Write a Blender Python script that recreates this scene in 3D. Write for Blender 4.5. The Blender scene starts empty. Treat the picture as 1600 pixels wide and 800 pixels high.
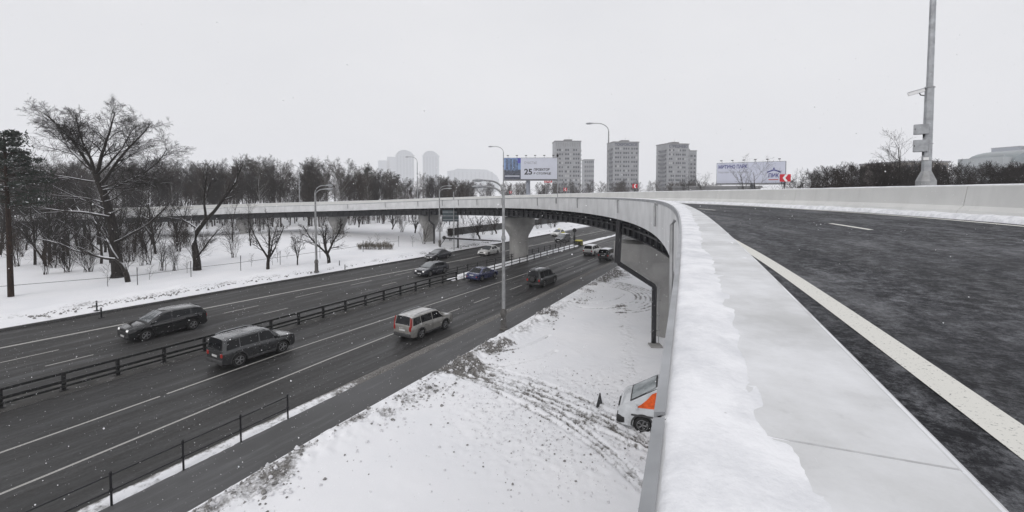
import bpy, math, random
import numpy as np
from mathutils import Vector, Matrix

R = math.radians
scene = bpy.context.scene
col = scene.collection

# ------------------------------------------------------------------ camera, sky, sun, exposure
EYE = 10.4
cam_data = bpy.data.cameras.new('camera')
cam = bpy.data.objects.new('camera', cam_data)
col.objects.link(cam)
cam.location = (0, 0, EYE)
cam.rotation_euler = (R(90 - 2.5), 0, 0)
cam_data.sensor_width = 36.0
cam_data.lens = 16.0
cam_data.shift_y = -0.045
cam_data.clip_start = 0.05
cam_data.clip_end = 9000
scene.camera = cam

SUN_EL, SUN_AZ = 38.0, 205.0
world = bpy.data.worlds.new('World')
scene.world = world
world.use_nodes = True
wn = world.node_tree
wn.nodes.clear()
w_out = wn.nodes.new('ShaderNodeOutputWorld')
w_sky = wn.nodes.new('ShaderNodeTexSky')
w_sky.sky_type = 'NISHITA'
w_sky.sun_disc = False
w_sky.sun_elevation = R(SUN_EL)
w_sky.sun_rotation = R(SUN_AZ)
w_sky.air_density = 1.0
w_sky.dust_density = 6.0
w_hs = wn.nodes.new('ShaderNodeHueSaturation')
w_hs.inputs['Saturation'].default_value = 0.25
w_b1 = wn.nodes.new('ShaderNodeBackground')
w_b1.inputs['Strength'].default_value = 0.09
w_b2 = wn.nodes.new('ShaderNodeBackground')
w_b2.inputs['Strength'].default_value = 1.0
w_mix = wn.nodes.new('ShaderNodeMixShader')
w_mix.inputs['Fac'].default_value = 0.86
w_tc = wn.nodes.new('ShaderNodeTexCoord')
w_map = wn.nodes.new('ShaderNodeMapping')
w_map.inputs['Scale'].default_value = (1.0, 1.0, 2.2)
w_noise = wn.nodes.new('ShaderNodeTexNoise')
w_noise.inputs['Scale'].default_value = 1.6
w_noise.inputs['Detail'].default_value = 4
w_ramp = wn.nodes.new('ShaderNodeValToRGB')
w_ramp.color_ramp.elements[0].position = 0.3
w_ramp.color_ramp.elements[0].color = (0.70, 0.705, 0.735, 1)
w_ramp.color_ramp.elements[1].position = 0.72
w_ramp.color_ramp.elements[1].color = (0.79, 0.79, 0.81, 1)
lk = wn.links.new
lk(w_tc.outputs['Generated'], w_map.inputs['Vector'])
lk(w_map.outputs['Vector'], w_noise.inputs['Vector'])
lk(w_noise.outputs['Fac'], w_ramp.inputs['Fac'])
lk(w_ramp.outputs['Color'], w_b2.inputs['Color'])
lk(w_sky.outputs['Color'], w_hs.inputs['Color'])
lk(w_hs.outputs['Color'], w_b1.inputs['Color'])
lk(w_b1.outputs['Background'], w_mix.inputs[1])
lk(w_b2.outputs['Background'], w_mix.inputs[2])
lk(w_mix.outputs['Shader'], w_out.inputs['Surface'])

sun_data = bpy.data.lights.new('sun', 'SUN')
sun_data.energy = 0.6
sun_data.angle = R(25)
sun_data.color = (1.0, 0.97, 0.93)
sun = bpy.data.objects.new('sun', sun_data)
col.objects.link(sun)
sun.rotation_euler = (R(90 - SUN_EL), 0, R(180 - SUN_AZ))
sun.location = (0, -40, 80)

scene.view_settings.view_transform = 'Standard'
scene.view_settings.look = 'None'
scene.view_settings.exposure = 0.21
scene.view_settings.gamma = 1.0
scene.view_settings.use_curve_mapping = False
scene.cycles.volume_bounces = 2
scene.cycles.max_bounces = 6
scene.cycles.use_denoising = True

# ------------------------------------------------------------------ helpers
class MB:
    """collects faces of one mesh"""
    def __init__(s):
        s.v = []; s.f = []; s.m = []; s.uv = None
    def quad(s, a, b, c, d, m=0):
        n = len(s.v); s.v += [a, b, c, d]; s.f.append((n, n+1, n+2, n+3)); s.m.append(m)
    def poly(s, pts, m=0):
        n = len(s.v); s.v += pts; s.f.append(tuple(range(n, n+len(pts)))); s.m.append(m)
    def hexa(s, p, m=0):
        """8 points: bottom ring 0-3, top ring 4-7"""
        n = len(s.v); s.v += [tuple(q) for q in p]
        for q in ((3,2,1,0),(4,5,6,7),(0,1,5,4),(1,2,6,5),(2,3,7,6),(3,0,4,7)):
            s.f.append(tuple(n+i for i in q)); s.m.append(m)
    def box(s, c, size, rz=0.0, m=0, ry=0.0):
        x, y, z = size[0]/2, size[1]/2, size[2]/2
        M = Matrix.Rotation(rz, 3, 'Z') @ Matrix.Rotation(ry, 3, 'Y')
        p = []
        for dz in (-z, z):
            for dx, dy in ((-x,-y),(x,-y),(x,y),(-x,y)):
                q = M @ Vector((dx, dy, dz)); p.append((c[0]+q.x, c[1]+q.y, c[2]+q.z))
        s.hexa(p, m)
    def bbox(s, c, size, bev=0.02, rz=0.0, m=0):
        """box with chamfered vertical and top edges (stack of three rings)"""
        x, y, z = size[0]/2, size[1]/2, size[2]/2
        M = Matrix.Rotation(rz, 3, 'Z')
        b = min(bev, x*.9, y*.9, z*.9)
        rings = []
        for zz, ins in ((-z, b), (-z+b, 0), (z-b, 0), (z, b)):
            ring = []
            for sx, sy, a in ((-1,-1,0),(-1,-1,1),(1,-1,1),(1,-1,0),(1,1,0),(1,1,1),(-1,1,1),(-1,1,0)):
                dx = sx*(x-ins-(b if a else 0)); dy = sy*(y-ins-(0 if a else b))
                q = M @ Vector((dx, dy, 0)); ring.append((c[0]+q.x, c[1]+q.y, c[2]+zz))
            rings.append(ring)
        s.loft(rings, True, True, True, m)
    def loft(s, rings, closed=True, cap0=False, cap1=False, m=0):
        n = len(s.v); k = len(rings[0])
        for r in rings: s.v += [tuple(q) for q in r]
        for i in range(len(rings)-1):
            for j in range(k if closed else k-1):
                a = n+i*k+j; b = n+i*k+(j+1) % k
                s.f.append((a, b, b+k, a+k)); s.m.append(m)
        if cap0: s.f.append(tuple(n+j for j in reversed(range(k)))); s.m.append(m)
        if cap1: s.f.append(tuple(n+(len(rings)-1)*k+j for j in range(k))); s.m.append(m)
    def tube(s, pts, rad, n=6, cap=True, m=0):
        pts = [Vector(p) for p in pts]
        if not hasattr(rad, '__len__'): rad = [rad]*len(pts)
        rings = []
        for i, p in enumerate(pts):
            d = (pts[min(i+1, len(pts)-1)] - pts[max(i-1, 0)])
            if d.length < 1e-9: d = Vector((0,0,1))
            d.normalize()
            ref = Vector((0,0,1)) if abs(d.z) < 0.9 else Vector((1,0,0))
            a = d.cross(ref).normalized(); b = d.cross(a)
            rings.append([tuple(p + (a*math.cos(t)+b*math.sin(t))*rad[i]) for t in [2*math.pi*j/n for j in range(n)]])
        s.loft(rings, True, cap, cap, m)
    def lathe(s, prof, c=(0,0,0), n=16, axis='z', m=0, cap=True):
        rings = []
        for r, h in prof:
            ring = []
            for j in range(n):
                t = 2*math.pi*j/n
                a, b = r*math.cos(t), r*math.sin(t)
                if axis == 'z': q = (a, b, h)
                elif axis == 'y': q = (a, h, -b)
                else: q = (h, a, b)
                ring.append((c[0]+q[0], c[1]+q[1], c[2]+q[2]))
            rings.append(ring)
        s.loft(rings, True, cap, cap, m)
    def mesh(s, name, mats, smooth=None):
        me = bpy.data.meshes.new(name)
        me.from_pydata(s.v, [], s.f)
        for m_ in (mats if isinstance(mats, (list, tuple)) else [mats]):
            if m_: me.materials.append(m_)
        if any(s.m): me.polygons.foreach_set('material_index', s.m)
        if smooth is not None:
            me.polygons.foreach_set('use_smooth', [True]*len(me.polygons))
            if smooth < 179: me.set_sharp_from_angle(angle=R(smooth))
        me.update()
        return me
    def build(s, name, mats, parent=None, smooth=None):
        return link(name, s.mesh(name, mats, smooth), parent)

def link(name, me, parent=None, loc=None, rot=None):
    o = bpy.data.objects.new(name, me)
    col.objects.link(o)
    if parent: o.parent = parent
    if loc is not None: o.location = loc
    if rot is not None: o.rotation_euler = rot
    return o
def empty(name, loc=(0,0,0), rz=0.0):
    o = bpy.data.objects.new(name, None); col.objects.link(o)
    o.location = loc; o.rotation_euler = (0, 0, rz); o.empty_display_size = 0.3
    return o
def tag(o, label=None, cat=None, group=None, kind=None):
    if label: o['label'] = label
    if cat: o['category'] = cat
    if group: o['group'] = group
    if kind: o['kind'] = kind
    return o
def copy_tree(o, parent=None):
    c = o.copy(); col.objects.link(c)
    if parent: c.parent = parent
    for ch in list(o.children): copy_tree(ch, c)
    return c
def sstep(a, b, x):
    t = np.clip((x-a)/(b-a), 0, 1); return t*t*(3-2*t)
def vnoise(x, y, seed=0):
    xi = np.floor(x).astype(np.int64); yi = np.floor(y).astype(np.int64)
    xf = x-xi; yf = y-yi; u = xf*xf*(3-2*xf); v = yf*yf*(3-2*yf)
    def h(a, b):
        n = (a*374761393 + b*668265263 + seed*974634777) & 0x7fffffff
        n = ((n ^ (n >> 13))*1274126177) & 0x7fffffff
        return ((n ^ (n >> 16)) & 0xffff)/65535.0
    return (h(xi,yi)*(1-u)+h(xi+1,yi)*u)*(1-v)+(h(xi,yi+1)*(1-u)+h(xi+1,yi+1)*u)*v
def fbm(x, y, seed=0, o=4):
    a = 0.5; s = 0
    for i in range(o):
        s = s + a*vnoise(x, y, seed+i); x = x*2.03; y = y*2.03; a *= .5
    return s
def grid_mesh(name, V, nu, nv, mat, uv=None, attr=None, smooth=True):
    """V: (nu*nv,3) array"""
    i = np.arange(nu-1)[:, None]*nv + np.arange(nv-1)[None, :]
    F = np.stack([i, i+nv, i+nv+1, i+1], -1).reshape(-1, 4)
    me = bpy.data.meshes.new(name)
    me.from_pydata(V.tolist(), [], F.tolist())
    me.materials.append(mat)
    if uv is not None:
        l = me.uv_layers.new(name='UVMap')
        idx = np.empty(len(me.loops), dtype=np.int32); me.loops.foreach_get('vertex_index', idx)
        l.data.foreach_set('uv', uv[idx].astype(np.float32).ravel())
    if attr is not None:
        for k, a in attr.items():
            at = me.attributes.new(k, 'FLOAT', 'POINT'); at.data.foreach_set('value', a.astype(np.float32))
    if smooth: me.polygons.foreach_set('use_smooth', [True]*len(me.polygons))
    me.update()
    if me.polygons and sum(p.normal.z for p in list(me.polygons)[:50]) < 0: me.flip_normals()
    return me

# ------------------------------------------------------------------ materials
class NT:
    def __init__(s, name):
        s.mat = bpy.data.materials.new(name); s.mat.use_nodes = True
        s.t = s.mat.node_tree; s.b = s.t.nodes['Principled BSDF']
    def n(s, typ, **kw):
        nd = s.t.nodes.new(typ)
        for k, v in kw.items():
            if k in nd.inputs.keys(): nd.inputs[k].default_value = v
            else: setattr(nd, k, v)
        return nd
    def l(s, a, b): s.t.links.new(a, b)
    def noise(s, scale, detail=4, vec=None, rough=0.55, stretch=None, coord='Object'):
        tc = s.n('ShaderNodeTexCoord')
        src = tc.outputs[coord]
        if stretch:
            mp = s.n('ShaderNodeMapping'); mp.inputs['Scale'].default_value = stretch
            s.l(src, mp.inputs['Vector']); src = mp.outputs['Vector']
        nz = s.n('ShaderNodeTexNoise'); nz.inputs['Scale'].default_value = scale
        nz.inputs['Detail'].default_value = detail; nz.inputs['Roughness'].default_value = rough
        s.l(src, nz.inputs['Vector'])
        return nz.outputs['Fac']
    def ramp(s, fac, stops):
        r = s.n('ShaderNodeValToRGB')
        e = r.color_ramp.elements
        while len(e) < len(stops): e.new(0.5)
        for i, (p, c) in enumerate(stops):
            e[i].position = p; e[i].color = (c, c, c, 1) if not hasattr(c, '__len__') else (*c, 1)
        s.l(fac, r.inputs['Fac']); return r.outputs['Color']
    def mix(s, fac, a, b, mode='MIX'):
        m = s.n('ShaderNodeMix', data_type='RGBA', blend_type=mode)
        for sock, val in ((m.inputs[0], fac), (m.inputs[6], a), (m.inputs[7], b)):
            if hasattr(val, 'is_linked') or hasattr(val, 'links'): s.l(val, sock)
            elif hasattr(val, '__len__'): sock.default_value = (*val, 1)
            else: sock.default_value = val
        return m.outputs[2]
    def math(s, op, a, b=None, clamp=False):
        m = s.n('ShaderNodeMath', operation=op, use_clamp=clamp)
        for sock, val in ((m.inputs[0], a), (m.inputs[1], b)):
            if val is None: continue
            if hasattr(val, 'links'): s.l(val, sock)
            else: sock.default_value = val
        return m.outputs[0]
    def bump(s, h, strength=0.3, dist=0.02):
        b = s.n('ShaderNodeBump'); b.inputs['Strength'].default_value = strength; b.inputs['Distance'].default_value = dist
        s.l(h, b.inputs['Height']); s.l(b.outputs['Normal'], s.b.inputs['Normal'])
    def set(s, **kw):
        for k, v in kw.items():
            sock = s.b.inputs[{'base': 'Base Color', 'rough': 'Roughness', 'metal': 'Metallic', 'spec': 'Specular IOR Level', 'coat': 'Coat Weight', 'trans': 'Transmission Weight', 'sheen': 'Sheen Weight'}.get(k, k)]
            if hasattr(v, 'links'): s.l(v, sock)
            elif hasattr(v, '__len__'): sock.default_value = (*v, 1)
            else: sock.default_value = v
        return s.mat
    def upmask(s, lo=0.3, hi=0.8):
        g = s.n('ShaderNodeNewGeometry'); sx = s.n('ShaderNodeSeparateXYZ'); s.l(g.outputs['Normal'], sx.inputs[0])
        mr = s.n('ShaderNodeMapRange'); mr.inputs[1].default_value = lo; mr.inputs[2].default_value = hi
        s.l(sx.outputs['Z'], mr.inputs[0]); return mr.outputs[0]

def simple(name, c, rough=0.5, metal=0.0, var=0.12, scale=6.0, bump=0.0, bscale=40, coat=0.0, dirt=None, coord='Object'):
    t = NT(name)
    f = t.noise(scale, 5, coord=coord)
    lo = tuple(x*(1-var) for x in c); hi = tuple(min(1, x*(1+var)) for x in c)
    base = t.ramp(f, [(0.3, lo), (0.7, hi)])
    if dirt:
        d = t.ramp(t.noise(dirt[1], 6), [(dirt[2], 0.0), (dirt[2]+.12, 1.0)])
        base = t.mix(d, base, dirt[0])
    if bump: t.bump(t.noise(bscale, 4), bump, 0.01)
    return t.set(base=base, rough=rough, metal=metal, coat=coat)

SNOWC = (0.86, 0.87, 0.90)
def make_snow(name, dirt_attr=False, dirt_lo=0.55):
    t = NT(name)
    big = t.noise(0.18, 4); fine = t.noise(9.0, 6)
    base = t.ramp(big, [(0.3, (0.80, 0.81, 0.84)), (0.7, (0.89, 0.89, 0.91))])
    if dirt_attr:
        at = t.n('ShaderNodeAttribute', attribute_name='dirt')
        nz = t.noise(5.0, 7, rough=0.7)
        a = t.math('ADD', t.math('MULTIPLY', nz, 1.3), t.math('SUBTRACT', at.outputs['Fac'], 1.15))
        d = t.math('MULTIPLY', a, 2.6, True)
        base = t.mix(d, base, t.ramp(t.noise(14, 4), [(0.3, (0.06, 0.055, 0.05)), (0.7, (0.26, 0.25, 0.24))]))
    h = t.math('ADD', t.math('MULTIPLY', t.noise(1.1, 3), 0.5), t.math('MULTIPLY', t.noise(14.0, 7, rough=.7), 0.22))
    t.bump(h, 0.45, 0.06)
    return t.set(base=base, rough=0.75, spec=0.3)
snow = make_snow('snow')
snow_field = make_snow('snow_field', True)
tg = NT('gritty_snow')
gb = tg.ramp(tg.noise(3.5, 8, rough=.7), [(.36, (.66, .67, .70)), (.58, (.88, .885, .91))])
gb = tg.mix(tg.ramp(tg.noise(42, 4), [(.70, 0.0), (.76, .5)]), gb, (.25, .24, .23))
tg.bump(tg.math('ADD', tg.noise(9, 5), tg.math('MULTIPLY', tg.noise(70, 4), .4)), .5, .015)
snow_grit = tg.set(base=gb, rough=.8, spec=.25)
m_clod = simple('dirty_snow', (0.24, 0.235, 0.23), 0.9, 0, 0.6, 7.0, 0.4, 30)
m_clod_w = simple('crumbled_snow', (0.72, 0.72, 0.74), 0.9, 0, 0.2, 7.0, 0.4, 30)

def make_asphalt(name, dark, light, streak=0.25, slush=0.0, wet=(0.28, 0.6), tint=(1, 1, 1.03), grain=120, bump=0.25, dust=False, spec=.4, dustmax=.62, sst=(0.10, 0.9, 1)):
    t = NT(name)
    # UV: x along the road in metres, y across
    st = t.noise(1.0, 4, stretch=(0.035, 1.1, 1), coord='UV')
    patch = t.noise(0.22, 4, coord='UV')
    gr = t.noise(grain, 3, coord='UV')
    a = t.ramp(st, [(0.32, dark), (0.68, light)])
    b = t.ramp(patch, [(0.35, dark), (0.7, light)])
    c = t.mix(streak, b, a)
    c = t.mix(0.55, c, t.ramp(gr, [(0.3, 0.25), (0.75, 1.0)]), 'MULTIPLY')
    c = t.mix(1.0, c, tint, 'MULTIPLY')
    if slush:
        s1 = t.noise(1.0, 10, stretch=sst, coord='UV', rough=0.78)
        m = t.ramp(s1, [(0.50, 0.0), (0.70, slush)])
        c = t.mix(m, c, (0.62, 0.63, 0.66))
    if dust:
        sp = t.ramp(t.noise(4, 11, coord='UV', rough=.92), [(.47, 0.0), (.66, dustmax)])
        pt_ = t.ramp(t.noise(.55, 8, coord='UV', stretch=(.5, 1.2, 1), rough=.7), [(.36, 0.4), (.70, 1.0)])
        c = t.mix(t.math('MULTIPLY', sp, pt_, True), c, (.42, .43, .46))
        sp2 = t.ramp(t.noise(5, 11, coord='UV', rough=.92), [(.34, .12), (.50, 1.0)])
        c = t.mix(.8, c, sp2, 'MULTIPLY')
    t.bump(t.math('ADD', gr, t.math('MULTIPLY', t.noise(grain*.3, 3, coord='UV'), .6)), bump, 0.008)
    rg = t.ramp(st, [(0.3, wet[0]), (0.7, wet[1])])
    return t.set(base=c, rough=rg, spec=spec)
asph_low = make_asphalt('wet_asphalt', (0.018,)*3, (0.052, 0.050, 0.048), 0.7, 0.08, (0.32, 0.74), (1, .99, .99), 12, .2, True, .34, .12)
asph_far = make_asphalt('dusty_asphalt', (0.028,)*3, (0.074, 0.071, 0.069), 0.55, 0.16, (0.55, 0.75), (1, .99, .98), 12, .2, True, .28, .12)
asph_walk = make_asphalt('sidewalk_asphalt', (0.075,)*3, (0.135, 0.135, 0.14), 0.4, 0.12, (0.5, 0.72), (1, 1, 1.0), 50, .2)
asph_deck = make_asphalt('deck_asphalt', (0.012, 0.0125, 0.014), (0.036, 0.037, 0.043), 0.2, 0.22, (0.55, 0.9), (1, 1, 1.06), 26, 1.0, True, .20, .75, (.3, .8, 1))

def make_paint(name, c, wear=0.45):
    t = NT(name)
    m = t.ramp(t.noise(45, 5, coord='Object', rough=0.7), [(wear-.06, 0.0), (wear+.05, 1.0)])
    return t.set(base=t.mix(m, (0.05, 0.05, 0.05), c), rough=0.6)
m_line = make_paint('road_paint', (0.42, 0.41, 0.39), 0.42)
m_line_deck = make_paint('deck_paint', (0.74, 0.73, 0.68), 0.36)

def make_concrete(name, c, streak=0.12, stain=0.3, dust=0.0):
    t = NT(name)
    v = t.noise(1.6, 5, stretch=(1.2, 1.2, 0.18))
    p = t.noise(0.7, 5)
    base = t.ramp(p, [(0.3, tuple(x*(1-streak) for x in c)), (0.7, tuple(min(1, x*(1+streak*.6)) for x in c))])
    base = t.mix(t.ramp(v, [(0.52, 0.0), (0.78, stain)]), base, tuple(x*.55 for x in c))
    base = t.mix(t.ramp(t.noise(38, 4), [(0.62, 0.0), (0.74, 0.25)]), base, tuple(x*.6 for x in c))
    if dust:
        dm = t.math('MULTIPLY', t.upmask(.8, .95), t.ramp(t.noise(2.6, 8, rough=.65), [(.40, 0.0), (.64, dust)]), True)
        base = t.mix(dm, base, SNOWC)
        base = t.mix(t.ramp(t.noise(5.5, 8, rough=.7), [(.60, 0.0), (.72, .20)]), base, (.36, .36, .36))
    t.bump(t.noise(55, 5), 0.18, 0.006)
    return t.set(base=base, rough=0.82)
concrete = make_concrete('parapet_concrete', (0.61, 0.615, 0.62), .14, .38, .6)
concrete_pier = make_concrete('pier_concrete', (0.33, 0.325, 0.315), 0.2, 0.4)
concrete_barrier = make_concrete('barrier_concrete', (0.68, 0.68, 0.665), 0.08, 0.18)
m_kerb = make_concrete('kerb_stone', (0.10, 0.10, 0.10), 0.3, 0.4)
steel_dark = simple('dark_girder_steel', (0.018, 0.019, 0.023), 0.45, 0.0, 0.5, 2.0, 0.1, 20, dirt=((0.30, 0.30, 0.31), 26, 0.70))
steel_rail = simple('guardrail_steel', (0.020, 0.020, 0.021), 0.4, 0.2, 0.5, 5.0, dirt=((0.12, 0.115, 0.11), 9, 0.60))
steel_galv = simple('galvanised_steel', (0.36, 0.37, 0.385), 0.45, 0.45, 0.25, 5.0)
steel_pole = simple('pole_steel', (0.30, 0.305, 0.31), 0.5, 0.3, 0.25, 3.0)
steel_black = simple('black_pipe', (0.014, 0.014, 0.017), 0.4, 0.0, 0.4, 6.0, dirt=((0.2, 0.2, 0.21), 20, 0.72))
lamp_glass = simple('lamp_glass', (0.62, 0.63, 0.65), 0.2, 0, 0.05)
m_black = simple('black_trim', (0.012, 0.012, 0.013), 0.55, 0, 0.3, 10)
m_white = simple('white_paint', (0.78, 0.78, 0.78), 0.5, 0, 0.04)
m_red = simple('red_sheeting', (0.52, 0.02, 0.035), 0.4, 0, 0.06)
m_navy = simple('navy_print', (0.03, 0.03, 0.20), 0.6, 0, 0.03)
m_print_black = simple('black_print', (0.02, 0.02, 0.025), 0.6, 0, 0.03)
m_print_grey = simple('grey_print', (0.25, 0.25, 0.28), 0.6, 0, 0.03)
m_poster = simple('poster_sheet', (0.62, 0.64, 0.72), 0.5, 0, 0.05, 0.3)
m_poster2 = simple('poster_sheet_pale', (0.58, 0.60, 0.70), 0.5, 0, 0.05, 0.3)
m_frame = simple('billboard_frame', (0.16, 0.165, 0.18), 0.6, 0.2, 0.2, 2)
m_col = simple('billboard_column', (0.30, 0.32, 0.37), 0.6, 0.2, 0.15, 2)

def make_bark(name, dark, light, snowy=0.0, cover=0.42):
    t = NT(name)
    f = t.noise(7.0, 5, stretch=(1, 1, 0.3))
    base = t.ramp(f, [(0.3, dark), (0.72, light)])
    if snowy:
        up = t.upmask(0.45, 0.7)
        nz = t.ramp(t.noise(0.55, 4), [(cover, 0.0), (cover+.08, snowy)])
        base = t.mix(t.math('MULTIPLY', up, nz, True), base, SNOWC)
    return t.set(base=base, rough=0.9, spec=0.2)
bark = make_bark('dark_bark', (0.010, 0.0085, 0.008), (0.045, 0.038, 0.034))
bark_snow = make_bark('snowy_bark', (0.010, 0.0085, 0.008), (0.045, 0.038, 0.034), 1.0, 0.42)
bark_wood = make_bark('wood_bark', (0.014, 0.011, 0.010), (0.048, 0.039, 0.035))
twig_wood = make_bark('wood_twigs', (0.016, 0.0125, 0.012), (0.050, 0.040, 0.036))
twig_warm = make_bark('warm_twigs', (0.026, 0.019, 0.015), (0.066, 0.048, 0.037))
twig_dark = make_bark('dark_twigs', (0.012, 0.010, 0.010), (0.042, 0.036, 0.034))
bark_birch = make_bark('birch_bark', (0.10, 0.10, 0.10), (0.45, 0.44, 0.43))
needle = simple('pine_needles', (0.014, 0.021, 0.015), 0.8, 0, 0.5, 3.0)
m_pine = make_bark('pine_trunk', (0.012, 0.009, 0.008), (0.048, 0.029, 0.021))

# ------------------------------------------------------------------ road frame (lower motorway)
RD = R(30.5)
UX, UY = math.sin(RD), math.cos(RD)
VX, VY = -math.cos(RD), math.sin(RD)
def P(u, v, z=0.0): return (u*UX+v*VX, u*UY+v*VY, z)
YAW = math.pi/2 - RD       # object +x along +u
def tab(*pts):
    a = np.array(pts, float); return lambda u: np.interp(u, a[:, 0], a[:, 1])
v_swR = tab((-40, 14.6), (7, 16.0), (12, 16.35), (29, 16.95), (52, 18.1), (60, 18.7), (500, 19.5))
v_swL = tab((-40, 17.4), (6, 18.7), (14, 19.05), (31, 19.45), (60, 20.2), (500, 20.8))
v_kR = lambda u: v_swL(u)+0.42
v_l1 = tab((-40, 20.8), (4, 22.75), (17, 23.7), (24, 23.95), (34, 24.1), (500, 25.0))
v_l2 = tab((-40, 24.6), (5, 26.4), (18, 27.22), (46, 27.1), (500, 28.0))
v_mR = tab((-40, 31.0), (6, 31.15), (12, 31.3), (40, 31.5), (500, 31.8))
v_mL = tab((-40, 33.0), (30, 33.2), (46, 34.4), (80, 34.4), (100, 33.2), (500, 33.2))
v_kL = tab((-40, 50.4), (9, 49.2), (28, 48.5), (52, 46.9), (75, 46.25), (120, 46.2), (500, 46.2))

def strip(name, u0, u1, du, va, vb, z, mat, nv=3, label=None):
    us = np.arange(u0, u1+du*.5, du)
    A, B = va(us), vb(us)
    t = np.linspace(0, 1, nv)
    V = A[:, None]*(1-t)+B[:, None]*t
    U = np.repeat(us[:, None], nv, 1)
    X = U*UX+V*VX; Y = U*UY+V*VY
    Z = np.full_like(X, z)
    me = grid_mesh(name, np.stack([X, Y, Z], -1).reshape(-1, 3), len(us), nv, mat, uv=np.stack([U, V], -1).reshape(-1, 2))
    return tag(link(name, me), kind='structure')

g = MB(); G = 2900
g.quad((-G, -G, -0.03), (G, -G, -0.03), (G, G, -0.03), (-G, G, -0.03))
tag(g.build('ground', snow), kind='structure')
near_road = strip('near_road', -40, 420, 4, v_kR, v_mR, 0.0, asph_low, 6)
far_road = strip('far_road', -40, 420, 4, v_mL, v_kL, 0.0, asph_far, 6)
median = strip('median_ground', -40, 420, 4, v_mR, v_mL, 0.004, simple('median_dirt', (0.055, 0.053, 0.05), 0.8, 0, .5, 1.2, 0.3, 20, dirt=((0.45, 0.45, 0.46), 1.6, 0.62)), 3)
walk = strip('sidewalk', -40, 70, 3, v_swR, v_swL, 0.12, asph_walk, 4)

def kerb_line(name, fn, w, h, u0, u1, step, mat, parent=None, sign=1):
    """row of kerb stones, each a piece of the setting it edges"""
    us = np.arange(u0, u1, step)
    proto = None
    for u in us:
        a, b = Vector(P(u+.008, float(fn(u)))), Vector(P(u+step-.008, float(fn(u+step))))
        d = b-a; L = d.length
        if proto is None:
            k = MB(); k.bbox((0.5*L, 0, h/2), (L, w, h), 0.015); proto = k.mesh('kerb_stone', mat)
        link('kerb_stone', proto, parent, a, (0, 0, math.atan2(d.y, d.x)))
kerb_line('k', lambda u: v_kL(u)+.09, .18, .19, -6, 96, 1.5, m_kerb, far_road)
kerb_line('k', lambda u: v_kR(u)-.09, .18, .15, 2, 64, 1.5, m_kerb, near_road)

# painted lines: solid ribbons and dashes, each its own sheet
def ribbon(name, u0, u1, fn, w, z, mat, parent):
    n = max(2, int((u1-u0)/3)+1)
    m = MB()
    us = np.linspace(u0, u1, n)
    for a, b in zip(us[:-1], us[1:]):
        va, vb = float(fn(a)), float(fn(b))
        m.quad(P(a, va-w/2, z), P(b, vb-w/2, z), P(b, vb+w/2, z), P(a, va+w/2, z))
    return m.build(name, mat, parent)
ribbon('lane_line', -20, 24.4, v_l1, .14, .004, m_line, near_road)
for a in (29.2, 34.0, 40.5, 47.5, 55, 63, 71, 79): ribbon('lane_line', a, a+2.6, v_l1, .13, .004, m_line, near_road)
ribbon('lane_line', -20, 10.4, v_l2, .14, .004, m_line, near_road)
ribbon('lane_line', 10.7, 75, v_l2, .14, .004, m_line, near_road)
ribbon('lane_line', -20, 120, lambda u: v_kL(u)-5.0-0.02*np.asarray(u), .30, .004, m_line, far_road)
for i, a in enumerate(np.arange(-6, 120, 6.6)):
    ribbon('lane_line', a, a+3.0, lambda u: 40.3+0*np.asarray(u), .13, .004, m_line, far_road)
    if i % 2 == 0: ribbon('lane_line', a+1.6, a+3.8, lambda u: 37.2+0*np.asarray(u), .13, .004, m_line, far_road)

# snow strip between road and sidewalk
def snow_strip(name, va, vb, u0, u1, du, nv, hfun, mat, dirt=None):
    us = np.arange(u0, u1+du*.5, du); t = np.linspace(0, 1, nv)
    A, B = va(us), vb(us)
    V = A[:, None]*(1-t)+B[:, None]*t; U = np.repeat(us[:, None], nv, 1); T = np.repeat(t[None], len(us), 0)
    Z = hfun(U, V, T)
    X = U*UX+V*VX; Y = U*UY+V*VY
    D = dirt(U, V, T) if dirt else np.zeros_like(U)
    me = grid_mesh(name, np.stack([X, Y, Z], -1).reshape(-1, 3), len(us), nv, mat, attr={'dirt': D.ravel()})
    return link(name, me)
o = snow_strip('verge_snow', lambda u: v_swL(u)-.12, lambda u: v_kR(u)+.12, -10, 62, .12, 9,
    lambda U, V, T: .10+.085*np.sin(np.pi*T)**.7*(.5+1.0*vnoise(U*1.3, V*3, 4)) + .03*vnoise(U*6, V*6, 2), snow_field,
    lambda U, V, T: .30+.50*sstep(.45, 1, T)+.35*vnoise(U*2, V*2, 5)+.85*sstep(12, 20, U)*(.6+.6*vnoise(U*.4, V*0, 15)))
tag(o, 'thin strip of snow along the edge of the grey sidewalk', 'snow', kind='stuff')

# near snow field with wheel ruts and footprints
def polydist(X, Y, pts):
    D = np.full(X.shape, 1e9)
    for (x0, y0), (x1, y1) in zip(pts[:-1], pts[1:]):
        dx, dy = x1-x0, y1-y0; L2 = dx*dx+dy*dy+1e-9
        t = np.clip(((X-x0)*dx+(Y-y0)*dy)/L2, 0, 1)
        D = np.minimum(D, np.hypot(X-x0-t*dx, Y-y0-t*dy))
    return D
def arc(c, r, a0, a1, n=22, ry=None):
    ry = ry or r
    return [(c[0]+r*math.cos(R(a0+(a1-a0)*i/n)), c[1]+ry*math.sin(R(a0+(a1-a0)*i/n))) for i in range(n+1)]
def bez(p0, p1, p2, p3, n=16):
    return [tuple((1-t)**3*a+3*(1-t)**2*t*b+3*(1-t)*t*t*c+t**3*d for a, b, c, d in zip(p0, p1, p2, p3)) for t in [i/n for i in range(n+1)]]
ruts = []
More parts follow.
